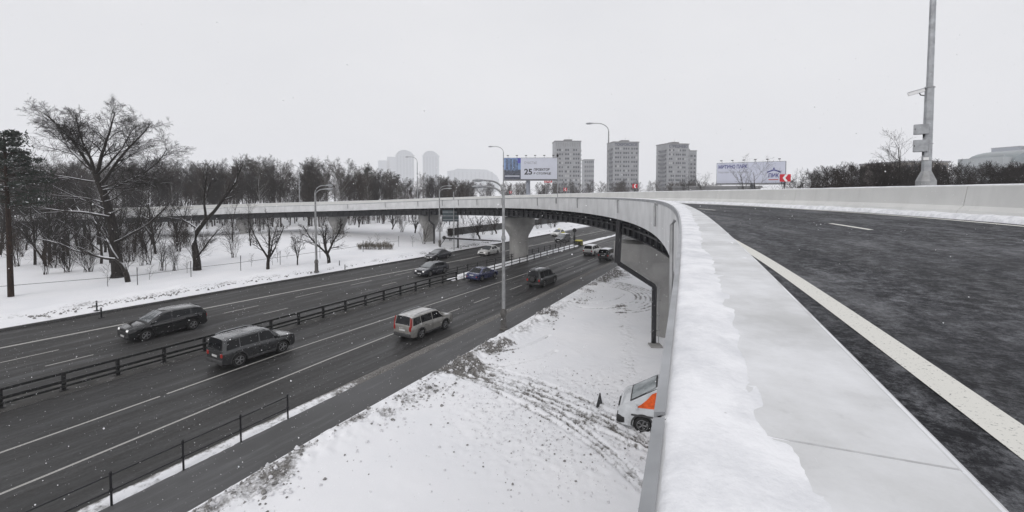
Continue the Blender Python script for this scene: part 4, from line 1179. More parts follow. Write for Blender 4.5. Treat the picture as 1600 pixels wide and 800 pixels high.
        xm = sides[-1][1]-.12; s_ = sect(xm)
        m = MB(); m.bbox((xm, sgn*(s_[5][1]+.13), s_[5][2]+.10), (.11, .22, .16), .03); m.build('mirror', two_tone or paint, root)
        m = MB(); m.tube([(xm, sgn*(s_[5][1]-.03), s_[5][2]+.0), (xm, sgn*(s_[5][1]+.08), s_[5][2]+.06)], .025, 5); m.build('mirror_stalk', m_black, root)
    # wheels
    ty, rm = wheel_meshes(r, .235 if H > 1.6 else .20)
    for x in (fx, rx):
        for sgn in (1, -1):
            w_ = link('wheel', ty, root, (x, sgn*(W/2-.125), r), (0, 0, 0 if sgn < 0 else math.pi)); link('rim', rm, w_)
    m = MB(); m.box((0, 0, .36), (L*.82, W-.36, .22)); m.build('underbody', m_black, root)
    zf = tz(L/2-.05)
    # front end
    zl = min(.50*H, zf-.06)
    for sgn in (1, -1):
        y = hw(L/2-.16)-.20
        m = MB(); m.hexa([(L/2-.26, sgn*(y+.215), zl-.07), (L/2+.012, sgn*(y+.03), zl-.07), (L/2+.015, sgn*(y-.20), zl-.06), (L/2-.2, sgn*(y-.2), zl-.06),
                          (L/2-.34, sgn*(y+.20), zl+.09), (L/2-.03, sgn*(y+.03), zl+.06), (L/2-.01, sgn*(y-.20), zl+.04), (L/2-.2, sgn*(y-.2), zl+.04)][::1])
        m.build('headlight', m_head_on if lights_on else m_head, root)
        m = MB(); m.lathe([(.07, 0), (.08, .03), (.05, .04)], (L/2-.06, sgn*(y-.05), .40), 8, 'x'); m.build('fog_lamp', m_head, root)
    m = MB(); m.bbox((L/2-.03, 0, zl-.01), (.10, W*.42, .17), .02); m.build('grille', m_black, root)
    m = MB(); m.bbox((L/2-.06, 0, .36), (.16, W*.70, .16), .03); m.build('front_bumper', m_clad if clad else m_black, root)
    if plate:
        m = MB(); m.box((L/2+.03, 0, .47), (.02, .52, .115)); m.build('number_plate', m_plate, root)
        m = MB(); m.box((-L/2-.012, 0, .78 if H > 1.6 else .80), (.02, .52, .115)); m.build('number_plate', m_plate, root)
    # rear end
    m = MB(); m.bbox((-L/2+.03, 0, .46), (.20, W*.86, .24), .04); m.build('rear_bumper', m_clad if clad else paint, root)
    tl = m_tail_on if tails_on else m_tail
    for sgn in (1, -1):
        if tails == 'tall':
            rows = [[(lambda p_: (p_[0]-.015, sgn*(p_[1]+.012), p_[2]))(side_pt(x_, t_, .012)) for x_ in (-L/2+.03+.12*t_, -L/2+.13+.11*t_)] for t_ in (0, .35, .7, .98)]
            m = MB(); m.loft(rows, False)
            y = hw(-L/2)
            rr_ = [[(-L/2+.02+.11*t_-.02, sgn*(side_pt(-L/2+.03+.12*t_, t_)[1]-f_), bz(-L/2)+(H-bz(-L/2))*t_*.95) for f_ in (-.012, .075)] for t_ in (0, .5, .95)]
            m.loft(rr_, False)
            m.bbox((-L/2+.06, sgn*(y-.07), bz(-L/2)-.12), (.18, .16, .34), .03); m.build('tail_light', tl, root)
        else:
            y = hw(-L/2); h_ = .24 if H > 1.6 else .15
            m = MB(); m.bbox((-L/2+.07, sgn*(y-.10), bz(-L/2+.1)-.20), (.20, .20, h_), .03); m.build('tail_light', tl, root)
    if clad:
        for sgn in (1, -1):
            m = MB(); m.bbox((0, sgn*(W/2-.03), ground+.07), (wb-2*ar-.02, .08, .14), .02); m.build('sill', m_clad, root)
            for c in (fx, rx):
                ring0 = [(c+math.cos(a)*(ar-.0), sgn*(W/2+.012), r+math.sin(a)*(ar-.0)) for a in np.linspace(R(-8), R(188), 15)]
                ring1 = [(c+math.cos(a)*(ar+.07), sgn*(W/2+.004), r+math.sin(a)*(ar+.07)) for a in np.linspace(R(-8), R(188), 15)]
                m = MB(); m.loft([ring0, ring1], False); m.build('wheel_arch', m_clad, root)
    if rails:
        for sgn in (1, -1):
            s0, s1 = rails; n = 7
            m = MB(); pts = [(x, sgn*(sect(x)[6][1]-.08), tz(x)+.07) for x in np.linspace(s0, s1, n)]
            pts[0] = (pts[0][0]-.04, pts[0][1], pts[0][2]-.07); pts[-1] = (pts[-1][0]+.04, pts[-1][1], pts[-1][2]-.07)
            m.tube(pts, .025, 6); m.build('roof_rail', steel_galv if rails else m_black, root)
    if spare:
        m = MB(); m.lathe([(.22, -.10), (.34, -.10), (.37, 0), (.34, .10), (.2, .12)], (-L/2-.13, 0, .98), 20, 'x'); m.build('spare_wheel', m_tyre, root, 35)
        m = MB(); m.lathe([(.24, -.005), (.25, -.03), (.01, -.045)], (-L/2-.22, 0, .98), 18, 'x'); m.build('wheel_cover', m_clad, root, 35)
    if snow_roof:
        m = MB(); rows = []
        x0, x1 = snow_roof
        for q in np.linspace(0, 1, 9): rows.append([(lambda p_: (p_[0], p_[1], p_[2]+.035*math.sin(math.pi*q)*(1-abs(f)**3)))(top_pt(x0+(x1-x0)*q, f, .004)) for f in np.linspace(-.9, .9, 11)])
        m.loft(rows, False); m.build('roof_snow', snow, root, 60)
    m = MB(); m.box((L*.10, 0, tz(0)+.03 if False else ground+.02), (L*.6, W*.5, .02)); m.build('floor_pan', m_black, root)
    return root

def suv(H, L, hood=.98, nose=.80, wsb=.30, wst=.09, rt=-.44, tail=-.49, roof_rear=0.0, beltf=.96, beltr=1.06):
    top = [(-L/2, beltr-.05), (tail*L, beltr+.02), (rt*L, H-.05-roof_rear), (rt*L+.35, H-.01-roof_rear*.5), (-.1*L, H), (wst*L-.25, H-.015), (wst*L, H-.06), (wsb*L*.72+wst*L*.28, (H-.06)*.28+(hood+.02)*.72+.04), (wsb*L, hood+.02), (.42*L, hood-.05), (L/2-.07, nose+.03), (L/2, nose-.12)]
    belt = [(-L/2, beltr-.08), (-.3*L, beltr), (.1*L, (beltr+beltf)/2-.02), (wsb*L, beltf-.03), (.45*L, nose-.03), (L/2, nose-.14)]
    return top, belt
def sedan(H, L, hood=.92, nose=.72, deckz=.98, wsb=.24, wst=.03, rt=-.22, deckf=-.37, notch=True):
    top = [(-L/2, deckz-.16), (-L/2+.08, deckz-.02), (deckf*L, deckz+.01), (rt*L, H-.05), (rt*L+.35, H), (-.05*L, H), (wst*L, H-.05), (wsb*L, hood+.01), (.40*L, hood-.09), (L/2-.12, nose), (L/2, nose-.12)]
    belt = [(-L/2, deckz-.22), (-.36*L, deckz-.06), (.0, .92), (wsb*L, hood-.05), (.43*L, nose-.03), (L/2, nose-.15)]
    return top, belt
def uv_car(u, v, away=True): return P(u, v, .005), (YAW if away else YAW+math.pi)
def suv_sides(L, H): return [(-.455*L, -.29*L, -.43*L, -.29*L), (-.275*L, -.035*L, -.275*L, -.035*L), (-.02*L, .245*L, -.02*L, .105*L)]
def sedan_sides(L): return [(-.30*L, -.07*L, -.20*L, -.07*L), (-.055*L, .20*L, -.055*L, .035*L)]

pk_black = make_car_paint('black_car_paint', (.008, .008, .010), .2, .05, .12)
pk_grey = make_car_paint('graphite_car_paint', (.048, .050, .053), .35, .12, .2)
pk_silver = make_car_paint('beige_silver_car_paint', (.34, .33, .31), .45, .5, .35)
pk_navy = make_car_paint('navy_car_paint', (.010, .012, .022), .2, .18, .25)
pk_blue = make_car_paint('blue_car_paint', (.012, .020, .10), .3, .15, .2)
pk_white = make_car_paint('white_car_paint', (.66, .66, .64), .0, .2, .3)
pk_green = make_car_paint('dark_green_car_paint', (.010, .014, .014), .2, .35, .3)
pk_dark = make_car_paint('charcoal_car_paint', (.020, .021, .024), .3, .6, .3)
pk_van = make_car_paint('van_white_paint', (.60, .62, .64), .0, .2, .4)

l, a = uv_car(15.35, 38.4, False); T, B_ = suv(1.76, 4.86, 1.10, .95, .27, .07, -.43, -.485, .10, 1.09, 1.19)
vehicle('parked_car' if False else 'suv', 'black luxury SUV driving towards the camera on the far carriageway', 'car', l, a, 4.86, 2.0, 1.76, 2.92, .39, T, B_, pk_black, suv_sides(4.86, 1.76), (.07*4.86, .27*4.86), (-.485*4.86, -.43*4.86), True, clad=False, wind=m_cglass_sky)
l, a = uv_car(15.95, 28.15); T, B_ = suv(1.80, 4.52, 1.13, .97, .27, .12, -.475, -.496, 0.0, 1.08, 1.14)
vehicle('suv', 'dark grey SUV with silver roof rails straddling the lane line', 'car', l, a, 4.52, 1.93, 1.80, 2.70, .39, T, B_, pk_grey, suv_sides(4.52, 1.75), (.12*4.52, .27*4.52), (-.496*4.52, -.475*4.52), tails_on=True, rails=(-1.8, .3), tumble=.82, ground=.30)
l, a = uv_car(25.1, 22.2); T, B_ = suv(1.74, 4.60, 1.10, .93, .29, .11, -.462, -.494, 0.0, 1.05, 1.12)
vehicle('suv', 'beige silver SUV with tall red tail lights in the near lane', 'car', l, a, 4.60, 1.80, 1.74, 2.63, .37, T, B_, pk_silver, suv_sides(4.6, 1.7), (.11*4.6, .29*4.6), (-.494*4.6, -.462*4.6), tails='tall', tails_on=True, rails=(-1.7, .35), tumble=.80, ground=.28)
l, a = uv_car(43.1, 36.85, False); T, B_ = suv(1.56, 4.6, .98, .80, .28, .06, -.36, -.46, .14, .96, 1.04)
vehicle('crossover_car', 'dark navy crossover coming towards the camera beside the median rail', 'car', l, a, 4.6, 1.87, 1.58, 2.70, .35, T, B_, pk_navy, suv_sides(4.6, 1.58), (.06*4.6, .28*4.6), (-.46*4.6, -.36*4.6), True, clad=False)
l, a = uv_car(53.2, 44.3, False); T, B_ = sedan(1.46, 4.55)
vehicle('sedan', 'dark sedan coming towards the camera in the kerb lane of the far carriageway', 'car', l, a, 4.55, 1.78, 1.46, 2.65, .32, T, B_, pk_navy, sedan_sides(4.55), (.03*4.55, .24*4.55), (-.37*4.55, -.22*4.55), True, clad=False)
l, a = uv_car(61.0, 40.2, False); T, B_ = sedan(1.47, 4.4)
vehicle('sedan', 'white sedan coming towards the camera left of the overpass pier', 'car', l, a, 4.4, 1.72, 1.47, 2.57, .31, T, B_, pk_white, sedan_sides(4.4), (.03*4.4, .24*4.4), (-.37*4.4, -.22*4.4), True, clad=False)
l, a = uv_car(43.9, 29.85); T, B_ = sedan(1.45, 4.5)
vehicle('sedan', 'deep blue sedan driving away close to the median', 'car', l, a, 4.5, 1.75, 1.45, 2.64, .32, T, B_, pk_blue, sedan_sides(4.5), (.03*4.5, .24*4.5), (-.37*4.5, -.22*4.5), clad=False)
l, a = uv_car(44.6, 22.4); T, B_ = suv(1.84, 4.3, 1.10, .90, .27, .12, -.47, -.495, 0, 1.06, 1.10)
vehicle('off_roader', 'black off-roader with a spare wheel on its tail driving away', 'car', l, a, 4.3, 1.84, 1.86, 2.50, .39, T, B_, pk_green, suv_sides(4.3, 1.86), (.12*4.3, .27*4.3), (-.495*4.3, -.47*4.3), spare=True, rails=(-1.6, .3))
l, a = uv_car(69.8, 26.0); T, B_ = suv(1.66, 4.35, 1.0, .82, .29, .07, -.42, -.48, .04, .98, 1.06)
vehicle('suv', 'white SUV driving away under the overpass', 'car', l, a, 4.35, 1.80, 1.66, 2.60, .35, T, B_, pk_white, suv_sides(4.35, 1.66), (.07*4.35, .29*4.35), (-.48*4.35, -.42*4.35), snow_roof=(-1.6, .1))
l, a = uv_car(66.3, 22.2); T, B_ = suv(1.70, 4.5, 1.02, .84, .29, .08, -.44, -.485, .02, 1.0, 1.08)
vehicle('suv', 'dark SUV with snow on its roof beside the black drain pipe', 'car', l, a, 4.5, 1.82, 1.70, 2.62, .36, T, B_, pk_dark, suv_sides(4.5, 1.7), (.08*4.5, .29*4.5), (-.485*4.5, -.44*4.5), snow_roof=(-1.8, .2))
l, a = uv_car(94.2, 43.2, False); T, B_ = sedan(1.48, 4.4)
m_taxi = simple('taxi_yellow', (.62, .58, .06), .4, 0, .1, 4)
tx = vehicle('taxi', 'white and yellow taxi coming from behind the overpass', 'car', l, a, 4.4, 1.74, 1.48, 2.6, .31, T, B_, pk_white, sedan_sides(4.4), (.03*4.4, .24*4.4), (-.37*4.4, -.22*4.4), clad=False)
for sgn in (1, -1):
    m = MB(); m.bbox((-.5, sgn*.868, .72), (1.9, .02, .42), .005); m.build('yellow_door_panel', m_taxi, tx)
m = MB(); m.bbox((-.3, 0, 1.56), (.18, .5, .14), .03); m.build('roof_sign', m_taxi, tx)
l, a = uv_car(83.6, 37.4, False); T, B_ = suv(1.66, 4.4, 1.0, .82, .29, .07, -.42, -.48, .04, .98, 1.06)
vehicle('suv', 'dark SUV partly hidden by the crash cushion at the median end', 'car', l, a, 4.4, 1.8, 1.66, 2.6, .35, T, B_, pk_dark, suv_sides(4.4, 1.66), (.07*4.4, .29*4.4), (-.48*4.4, -.42*4.4), snow_roof=(-1.5, .1))
# white van half hidden by the parapet
m_orange = simple('orange_cloth', (.72, .10, .01), .7, 0, .25, 9)
Lv = 4.84; Tv = [(-Lv/2, 1.8), (-Lv/2+.08, 1.96), (-.40*Lv, 2.03), (.10*Lv, 2.03), (.165*Lv, 1.98), (.385*Lv, 1.30), (.44*Lv, 1.20), (.475*Lv, 1.05), (Lv/2-.04, .86), (Lv/2, .66)]
Bv = [(-Lv/2, 1.06), (.0, 1.06), (.385*Lv, 1.06), (.45*Lv, 1.02), (Lv/2, .60)]
vd = Vector((-1, .34)).normalized(); vr = math.atan2(vd.y, vd.x)
fw = Vector((5.55, 18.95)); ctr = fw - vd*1.38 + Vector((-vd.y, vd.x))*-.92
vehicle('van', 'white van with orange cloth in its side window standing in trampled snow', 'van', (ctr.x, ctr.y, .06), vr, Lv, 2.0, 2.03, 2.76, .36, Tv, Bv, pk_van,
        [(-.44*Lv, -.24*Lv, -.44*Lv, -.24*Lv), (-.22*Lv, -.01*Lv, -.22*Lv, -.01*Lv), (.03*Lv, .36*Lv, .03*Lv, .19*Lv)], (.175*Lv, .38*Lv), (-Lv/2+.01, -Lv/2+.07), group='vans beside the overpass', clad=True, tumble=.86, side_glass={2: m_orange}, wind=simple('van_windscreen_sky_tint', (.30, .33, .34), .12, 0, .3, 2))  # van windscreen: reflected sky is put into its pale base colour
van = bpy.data.objects['van']
m = MB(); m.bbox((Lv/2-.15, 0, .47), (.40, 1.92, .34), .06); m.build('black_bumper', m_black, van)
for sgn in (1, -1):
    m = MB(); m.bbox((.05, sgn*1.03, .78), (3.6, .03, .07), .01); m.build('rub_strip', m_clad, van)

# ------------------------------------------------------------------ trees
def perp(d, rng):
    a = Vector((rng.gauss(0, 1), rng.gauss(0, 1), rng.gauss(0, 1))); a -= d*a.dot(d)
    return a.normalized() if a.length > 1e-6 else Vector((1, 0, 0))
def grow(rng, mbs, p, d, L, r, lvl, S):
    q = S[lvl]; n = q['seg']; p = Vector(p); d = Vector(d).normalized()
    pts, rad, dirs = [p.copy()], [r], [d.copy()]
    for i in range(n):
        d = (d + perp(d, rng)*q['wan'] + Vector((0, 0, 1))*q['up']).normalized()
        p = p+d*(L/n); t = (i+1)/n
        pts.append(p.copy()); rad.append(max(r*(1-t*q.get('tap', .75)), q.get('rmin', .003))); dirs.append(d.copy())
    (mbs[0] if q.get('trunk') else mbs[1]).tube(pts, rad, q['sides'], False)
    if lvl+1 < len(S):
        c = q['kids']; c = c if isinstance(c, int) else rng.randint(*c)
        for k in range(c):
            t = q['from']+(1-q['from'])*((k+rng.random())/c); t = min(t, .999)
            i = int(t*n); f_ = t*n-i
            b = pts[i].lerp(pts[i+1], f_); dd = dirs[i+1]
            ang = R(rng.uniform(*q['ang'])); nd = (dd*math.cos(ang)+perp(dd, rng)*math.sin(ang))
            if q.get('flat'): nd.z *= q['flat']
            Lc = L*rng.uniform(*q['len'])*(1-q.get('fall', .5)*max(0, (t-q['from'])/(1-q['from']+1e-6)))
            rc = (rad[i]+(rad[i+1]-rad[i])*f_)*q.get('rr', .55)
            grow(rng, mbs, b, nd, Lc, rc, lvl+1, S)
def tree_meshes(seed, H, r, S, mt, mc, lean=(0, 0), extra=None):
    rng = random.Random(seed); a, b = MB(), MB()
    grow(rng, (a, b), (0, 0, -.2), (lean[0], lean[1], 1), H, r, 0, S)
    if extra: extra(rng, a, b)
    return a.mesh('trunk', mt, 180), b.mesh('crown', mc, None)
def tree(name, label, group, loc, rz, tm, cat='tree', sc=1.0, sz=None):
    root = empty(name, loc, rz); root.scale = (sc, sc, sz or sc); tag(root, label, cat, group)
    link('trunk', tm[0], root); link('crown', tm[1], root)
    return root
def zone(px):
    for lim, w in ((60, 'near the left edge'), (150, 'behind the tall broad-crowned tree'), (250, 'right of the tall broad-crowned tree'), (360, 'behind the crooked forked tree'), (450, 'behind the young forked tree'),
                   (540, 'behind the verge street lamp'), (610, 'left of the hazy towers')):
        if px < lim: return w
    return 'below the hazy towers'
def S_wood(k=1.0, frm=.30, rmin=.017):
    return [dict(seg=8, sides=6, wan=.07, up=.05, trunk=True, kids=26, **{'from': frm}, ang=(25, 58), len=(.22, .42), fall=.45, rr=.5, tap=.85),
            dict(seg=5, sides=4, wan=.14, up=.10, trunk=True, kids=(8, 10), **{'from': .2}, ang=(25, 60), len=(.35, .6), rr=.55, rmin=rmin),
            dict(seg=3, sides=3, wan=.2, up=.06, kids=(8, 10), **{'from': .08}, ang=(25, 70), len=(.4, .8), rr=.6, rmin=rmin),
            dict(seg=2, sides=3, wan=.25, up=.05, rmin=rmin*.8, tap=.4)]
wood_tm = []
for i in range(6):
    S = S_wood(frm=(.22, .35, .28, .4, .25, .3)[i])
    wood_tm.append(tree_meshes(100+i, 17.5, .24, S, bark_wood if i != 3 else bark_birch, (twig_wood, twig_warm, twig_wood, twig_warm, twig_wood, twig_dark)[i]))
def S_shrub(rmin=.008):
    return [dict(seg=5, sides=4, wan=.12, up=.06, trunk=True, kids=(6, 8), **{'from': .2}, ang=(20, 50), len=(.35, .6), rr=.6, rmin=rmin),
            dict(seg=3, sides=3, wan=.18, up=.08, kids=(5, 7), **{'from': .15}, ang=(25, 55), len=(.35, .65), rr=.6, rmin=rmin),
            dict(seg=2, sides=3, wan=.2, up=.05, rmin=rmin*.8)]
def shrub_meshes(seed, H, n, spread, mt, mc, rmin=.008, r=.04):
    rng = random.Random(seed); a, b = MB(), MB()
    for k in range(n):
        az = rng.uniform(0, 6.28); e = rng.uniform(.05, spread)
        grow(rng, (a, b), (rng.gauss(0, .2), rng.gauss(0, .2), -.1), (math.cos(az)*e, math.sin(az)*e, 1), H*rng.uniform(.65, 1.05), r*rng.uniform(.7, 1.2), 0, S_shrub(rmin))
    return a.mesh('trunk', mt, 180), b.mesh('crown', mc, None)
shrub_tm = [shrub_meshes(200+i, 5.5, 9, .5, bark_wood, (twig_wood, twig_warm, twig_dark)[i % 3], .010) for i in range(3)]

rng = random.Random(77)
LBL_W = 'bare grey-brown tree in the wood behind the overpass'
spots = []
tries = 0
while len(spots) < 285 and tries < 9000:
    tries += 1
    Y = 128+107*rng.random()**1.4; px = rng.uniform(-30, 735); X = (px-800)/711*Y
    # clear of the ramp and of the motorway
    v = X*VX+Y*VY; u = X*UX+Y*UY
    if v < 66 : continue
    if any((X-a)**2+(Y-b)**2 < 3.0 for a, b, _ in spots): continue
    spots.append((X, Y, px))
for X, Y, px in spots:
    k = rng.randrange(6)
    # the wood is tallest on the left and drops towards the towers
    Htop = 10.4+(297-np.interp(px, [-30, 60, 240, 330, 420, 480, 560, 640, 700, 740], [252, 256, 258, 262, 254, 256, 262, 276, 283, 290]))*Y/711
    sc = Htop/18.2*rng.uniform(.72, 1.06)
    kind_ = ('bushy grey-brown bare tree', 'warm brown bare tree', 'slim grey-brown bare tree', 'pale-trunked bare birch', 'dense grey-brown bare tree', 'dark-twigged bare tree')[k]
    tree('bare_tree', kind_+' of the wood, '+zone(px), 'wood behind the overpass, '+zone(px), (X, Y, 0), rng.uniform(0, 6.28), wood_tm[k], 'tree', sc*.95, sc)
for i in range(170):
    Y = rng.uniform(105, 175); px = rng.uniform(-30, 720); X = (px-800)/711*Y; v = X*VX+Y*VY
    if v < 68: continue
    d2 = np.min((_x[300:]-X)**2+(_y[300:]-Y)**2)
    if d2 < 170 and px > 150: continue
    tree('undergrowth_bush', ('grey-brown', 'warm brown', 'dark')[i % 3]+' leafless thicket bush at the wood edge, '+zone(px), 'bushes at the edge of the wood', (X, Y, 0), rng.uniform(0, 6.28), shrub_tm[i % 3], 'bush', rng.uniform(.7, 1.2))
def fork(seed, H, r, n, lean, spread, snowmat=True, rmin=.008):
    rng = random.Random(seed); a, b = MB(), MB()
    S = [dict(seg=6, sides=6, wan=.10, up=.04, trunk=True, kids=(8, 10), **{'from': .18}, ang=(22, 50), len=(.3, .55), rr=.55, rmin=.02),
         dict(seg=4, sides=4, wan=.18, up=.08, trunk=True, kids=(7, 9), **{'from': .15}, ang=(25, 55), len=(.35, .6), rr=.55, rmin=.011),
         dict(seg=3, sides=3, wan=.2, up=.05, kids=(5, 6), **{'from': .1}, ang=(25, 60), len=(.35, .65), rr=.6, rmin=rmin),
         dict(seg=2, sides=3, wan=.2, up=.03, rmin=rmin*.8)]
    th = H*.17
    a.tube([(0, 0, -.3), (lean*.3, 0, th*.6), (lean, 0, th)], [r, r*.85, r*.8], 8, False)
    for k in range(n):
        az = 2*math.pi*(k+rng.random()*.5)/n
        grow(rng, (a, b), (lean, 0, th-.05), (math.cos(az)*spread+lean*.2, math.sin(az)*spread*.6, 1), H*.62*rng.uniform(.8, 1.1), r*.62, 0, S)
    return a.mesh('trunk', bark_snow if snowmat else bark, 180), b.mesh('crown', twig_dark, None)
# nearer dark trees at the left
S_mid = [dict(seg=8, sides=6, wan=.10, up=.05, trunk=True, kids=15, **{'from': .15}, ang=(25, 60), len=(.25, .5), fall=.4, rr=.5, tap=.85),
         dict(seg=5, sides=4, wan=.18, up=.09, trunk=True, kids=(7, 9), **{'from': .2}, ang=(25, 60), len=(.35, .6), rr=.55, rmin=.009),
         dict(seg=3, sides=3, wan=.2, up=.06, kids=(6, 8), **{'from': .1}, ang=(25, 65), len=(.35, .7), rr=.6, rmin=.008),
         dict(seg=2, sides=3, wan=.25, up=.05, rmin=.006)]
mid_tm = [tree_meshes(300+i, 13, .20, S_mid, bark_snow, twig_dark) for i in range(4)]
mid_tm += [fork(500+i, 10.5, .2, 3+i % 3, (.3, -.4, .1, -.2)[i], .5) for i in range(4)]
for i in range(78):
    Y = rng.uniform(58, 116); px = rng.uniform(-40, 420) if i > 62 else rng.uniform(-40, 275); X = (px-800)/711*Y
    v = X*VX+Y*VY
    d2 = np.min((_x[300:]-X)**2+(_y[300:]-Y)**2)
    if v < 62 or d2 < 40: continue
    if px > 250 and Y < 75: continue
    tree('park_tree', 'dark many-branched park tree standing in the snow, '+zone(px), 'dark trees in the park', (X, Y, .2), rng.uniform(0, 6.28), mid_tm[i % 8], 'tree', rng.uniform(.75, 1.12)*(1.0 if px < 300 else .75))
for i in range(60):
    Y = rng.uniform(52, 100); px = rng.uniform(-30, 290) if i % 3 else rng.uniform(-30, 420); X = (px-800)/711*Y; v = X*VX+Y*VY
    if v < 61: continue
    d2 = np.min((_x[300:]-X)**2+(_y[300:]-Y)**2)
    if d2 < 20: continue
    tree('bare_bush', ('grey-brown', 'warm brown', 'dark')[i % 3]+' many-stemmed bush in the park snow, '+zone(px), 'bushes in the park', (X, Y, .3), rng.uniform(0, 6.28), shrub_tm[i % 3], 'bush', rng.uniform(.55, 1.0))

# the great tree
def great():
    rng = random.Random(8); a, b = MB(), MB()
    T0 = [(0, 0, -.3), (0, .1, .6), (-.1, .1, 3), (-.5, .2, 7), (-1.2, .1, 10.5), (-2.0, 0, 13.2)]
    a.tube(T0, [.72, .56, .50, .42, .36, .26], 10, False)
    LB = [dict(seg=9, sides=6, wan=.11, up=.045, trunk=True, kids=(11, 13), **{'from': .22}, ang=(22, 55), len=(.30, .5), rr=.5, rmin=.025, fall=.35),
          dict(seg=5, sides=4, wan=.17, up=.02, trunk=True, kids=(9, 11), **{'from': .12}, ang=(25, 60), len=(.35, .6), rr=.5, rmin=.013),
          dict(seg=3, sides=3, wan=.22, up=.0, kids=(10, 12), **{'from': .06}, ang=(25, 70), len=(.4, .8), rr=.6, rmin=.011),
          dict(seg=2, sides=3, wan=.25, up=-.03, rmin=.009, tap=.4)]
    for (p, d, L, r) in (((-2.0, 0, 13.2), (-1.0, .1, .50), 9.6, .18), ((-2.0, 0, 13.2), (-.5, -.2, 1), 7.4, .17), ((-1.8, 0, 12.6), (.06, .3, 1), 8.6, .20),
                         ((-1.5, 0, 11.5), (.85, -.1, .62), 9.4, .19), ((-1.3, 0, 10.8), (1.0, .3, .32), 8.6, .14), ((-2.0, 0, 13), (.35, -.4, 1), 7.4, .14),
                         ((-1.6, 0, 11.8), (-1.0, -.4, .20), 7.6, .12), ((-1.5, 0, 11.2), (1.0, -.3, .12), 6.8, .11), ((-2.0, 0, 13.2), (-.8, .5, .7), 7.6, .14), ((-1.8, 0, 12.5), (.6, .5, .9), 7.6, .14)):
        grow(rng, (a, b), p, d, L, r, 0, LB)
    LW = [dict(seg=7, sides=7, wan=.13, up=.02, trunk=True, kids=(4, 6), **{'from': .3}, ang=(25, 55), len=(.25, .5), rr=.5, rmin=.03),
          dict(seg=4, sides=4, wan=.18, up=.05, trunk=True, kids=(3, 5), **{'from': .2}, ang=(25, 60), len=(.3, .5), rr=.5, rmin=.01),
          dict(seg=2, sides=3, wan=.2, up=.02, rmin=.006)]
    for (z, x, d, L, r) in ((7.6, -.5, (-1, -.2, .25), 6.6, .19), (4.4, -.2, (1, -.15, .55), 8.0, .18), (9.3, -.9, (-1, -.3, .55), 4.2, .10), (10.0, -1.1, (1, -.2, .35), 3.6, .12), (9.4, -1.0, (1, -.3, .3), 3.8, .12), (8.0, -.6, (1, -.2, .1), 3.0, .11), (8.4, -.7, (-1, -.3, .6), 5.4, .11), (10.8, -1.3, (1, .2, .35), 5.2, .12)):
        grow(rng, (a, b), (x, -.1, z), d, L, r, 0, LW)
    return a.mesh('trunk', bark_snow, 180), b.mesh('crown', twig_dark, None)
tree('great_tree', 'tall broad-crowned bare tree rising above the wood with snow on its low limbs', None, (-45.0, 51.5, .3), 0, great(), 'tree', 1.07, .93)
def low_limb():
    rng = random.Random(4); a, b = MB(), MB()
    LW = [dict(seg=8, sides=7, wan=.13, up=.03, trunk=True, kids=(7, 9), **{'from': .2}, ang=(25, 60), len=(.22, .5), rr=.5, rmin=.025),
          dict(seg=4, sides=4, wan=.2, up=.08, trunk=True, kids=(4, 6), **{'from': .2}, ang=(25, 60), len=(.3, .55), rr=.5, rmin=.012),
          dict(seg=2, sides=3, wan=.2, up=.05, rmin=.007)]
    a.tube([(0, 0, -.3), (-.2, 0, .9), (-.7, .1, 2.0), (-1.4, .1, 2.6)], [.26, .24, .22, .18], 8, False)
    grow(rng, (a, b), (-1.4, .1, 2.6), (-1, -.05, .16), 9.0, .17, 0, LW)
    grow(rng, (a, b), (-.7, .1, 2.0), (-.75, .1, .8), 7.5, .15, 0, LW)
    grow(rng, (a, b), (-1.0, 0, 2.3), (.2, 0, 1), 2.6, .10, 0, LW)
    return a.mesh('trunk', bark_snow, 180), b.mesh('crown', twig_dark, None)
tree('leaning_tree', 'low crooked tree with snow-laden limbs reaching left at the foot of the tall tree', None, (-41.6, 49.0, .3), 0, low_limb())
def crooked():
    rng = random.Random(21); a, b = MB(), MB()
    LW = [dict(seg=7, sides=7, wan=.12, up=.06, trunk=True, kids=(8, 10), **{'from': .25}, ang=(25, 55), len=(.28, .5), rr=.5, rmin=.03),
          dict(seg=4, sides=4, wan=.2, up=.1, trunk=True, kids=(7, 9), **{'from': .15}, ang=(25, 60), len=(.35, .6), rr=.5, rmin=.012),
          dict(seg=3, sides=3, wan=.2, up=.05, kids=(5, 7), **{'from': .1}, ang=(25, 60), len=(.35, .65), rr=.6, rmin=.009),
          dict(seg=2, sides=3, wan=.2, up=.05, rmin=.006)]
    a.tube([(0, 0, -.3), (0, 0, 1.2), (-.25, 0, 3.2), (.1, 0, 5.0), (1.4, 0, 6.6)], [.50, .42, .34, .32, .26], 9, False)
    grow(rng, (a, b), (1.4, 0, 6.6), (.75, 0, .8), 8.0, .22, 0, LW)
    grow(rng, (a, b), (1.2, 0, 6.4), (-.15, .1, 1), 6.6, .16, 0, LW)
    grow(rng, (a, b), (.3, 0, 5.2), (-.9, -.1, .7), 5.0, .13, 0, LW)
    grow(rng, (a, b), (0, 0, 1.6), (.8, -.1, .9), 5.0, .13, 0, LW)
    return a.mesh('trunk', bark_snow, 180), b.mesh('crown', twig_dark, None)
tree('crooked_tree', 'crooked forked tree with snow on its trunk, right of the tall tree', None, (-39.2, 56.3, .3), 0, crooked())
tree('forked_tree', 'young forked tree with a thick leaning limb before the overpass', None, (-31.0, 57.4, .3), R(20), fork(41, 8.4, .22, 4, .1, .55))
tree('forked_tree', 'small round-crowned dark tree right of the verge street lamp', None, (-25.3, 62.6, .3), R(60), fork(43, 7.8, .25, 5, -.3, .75))
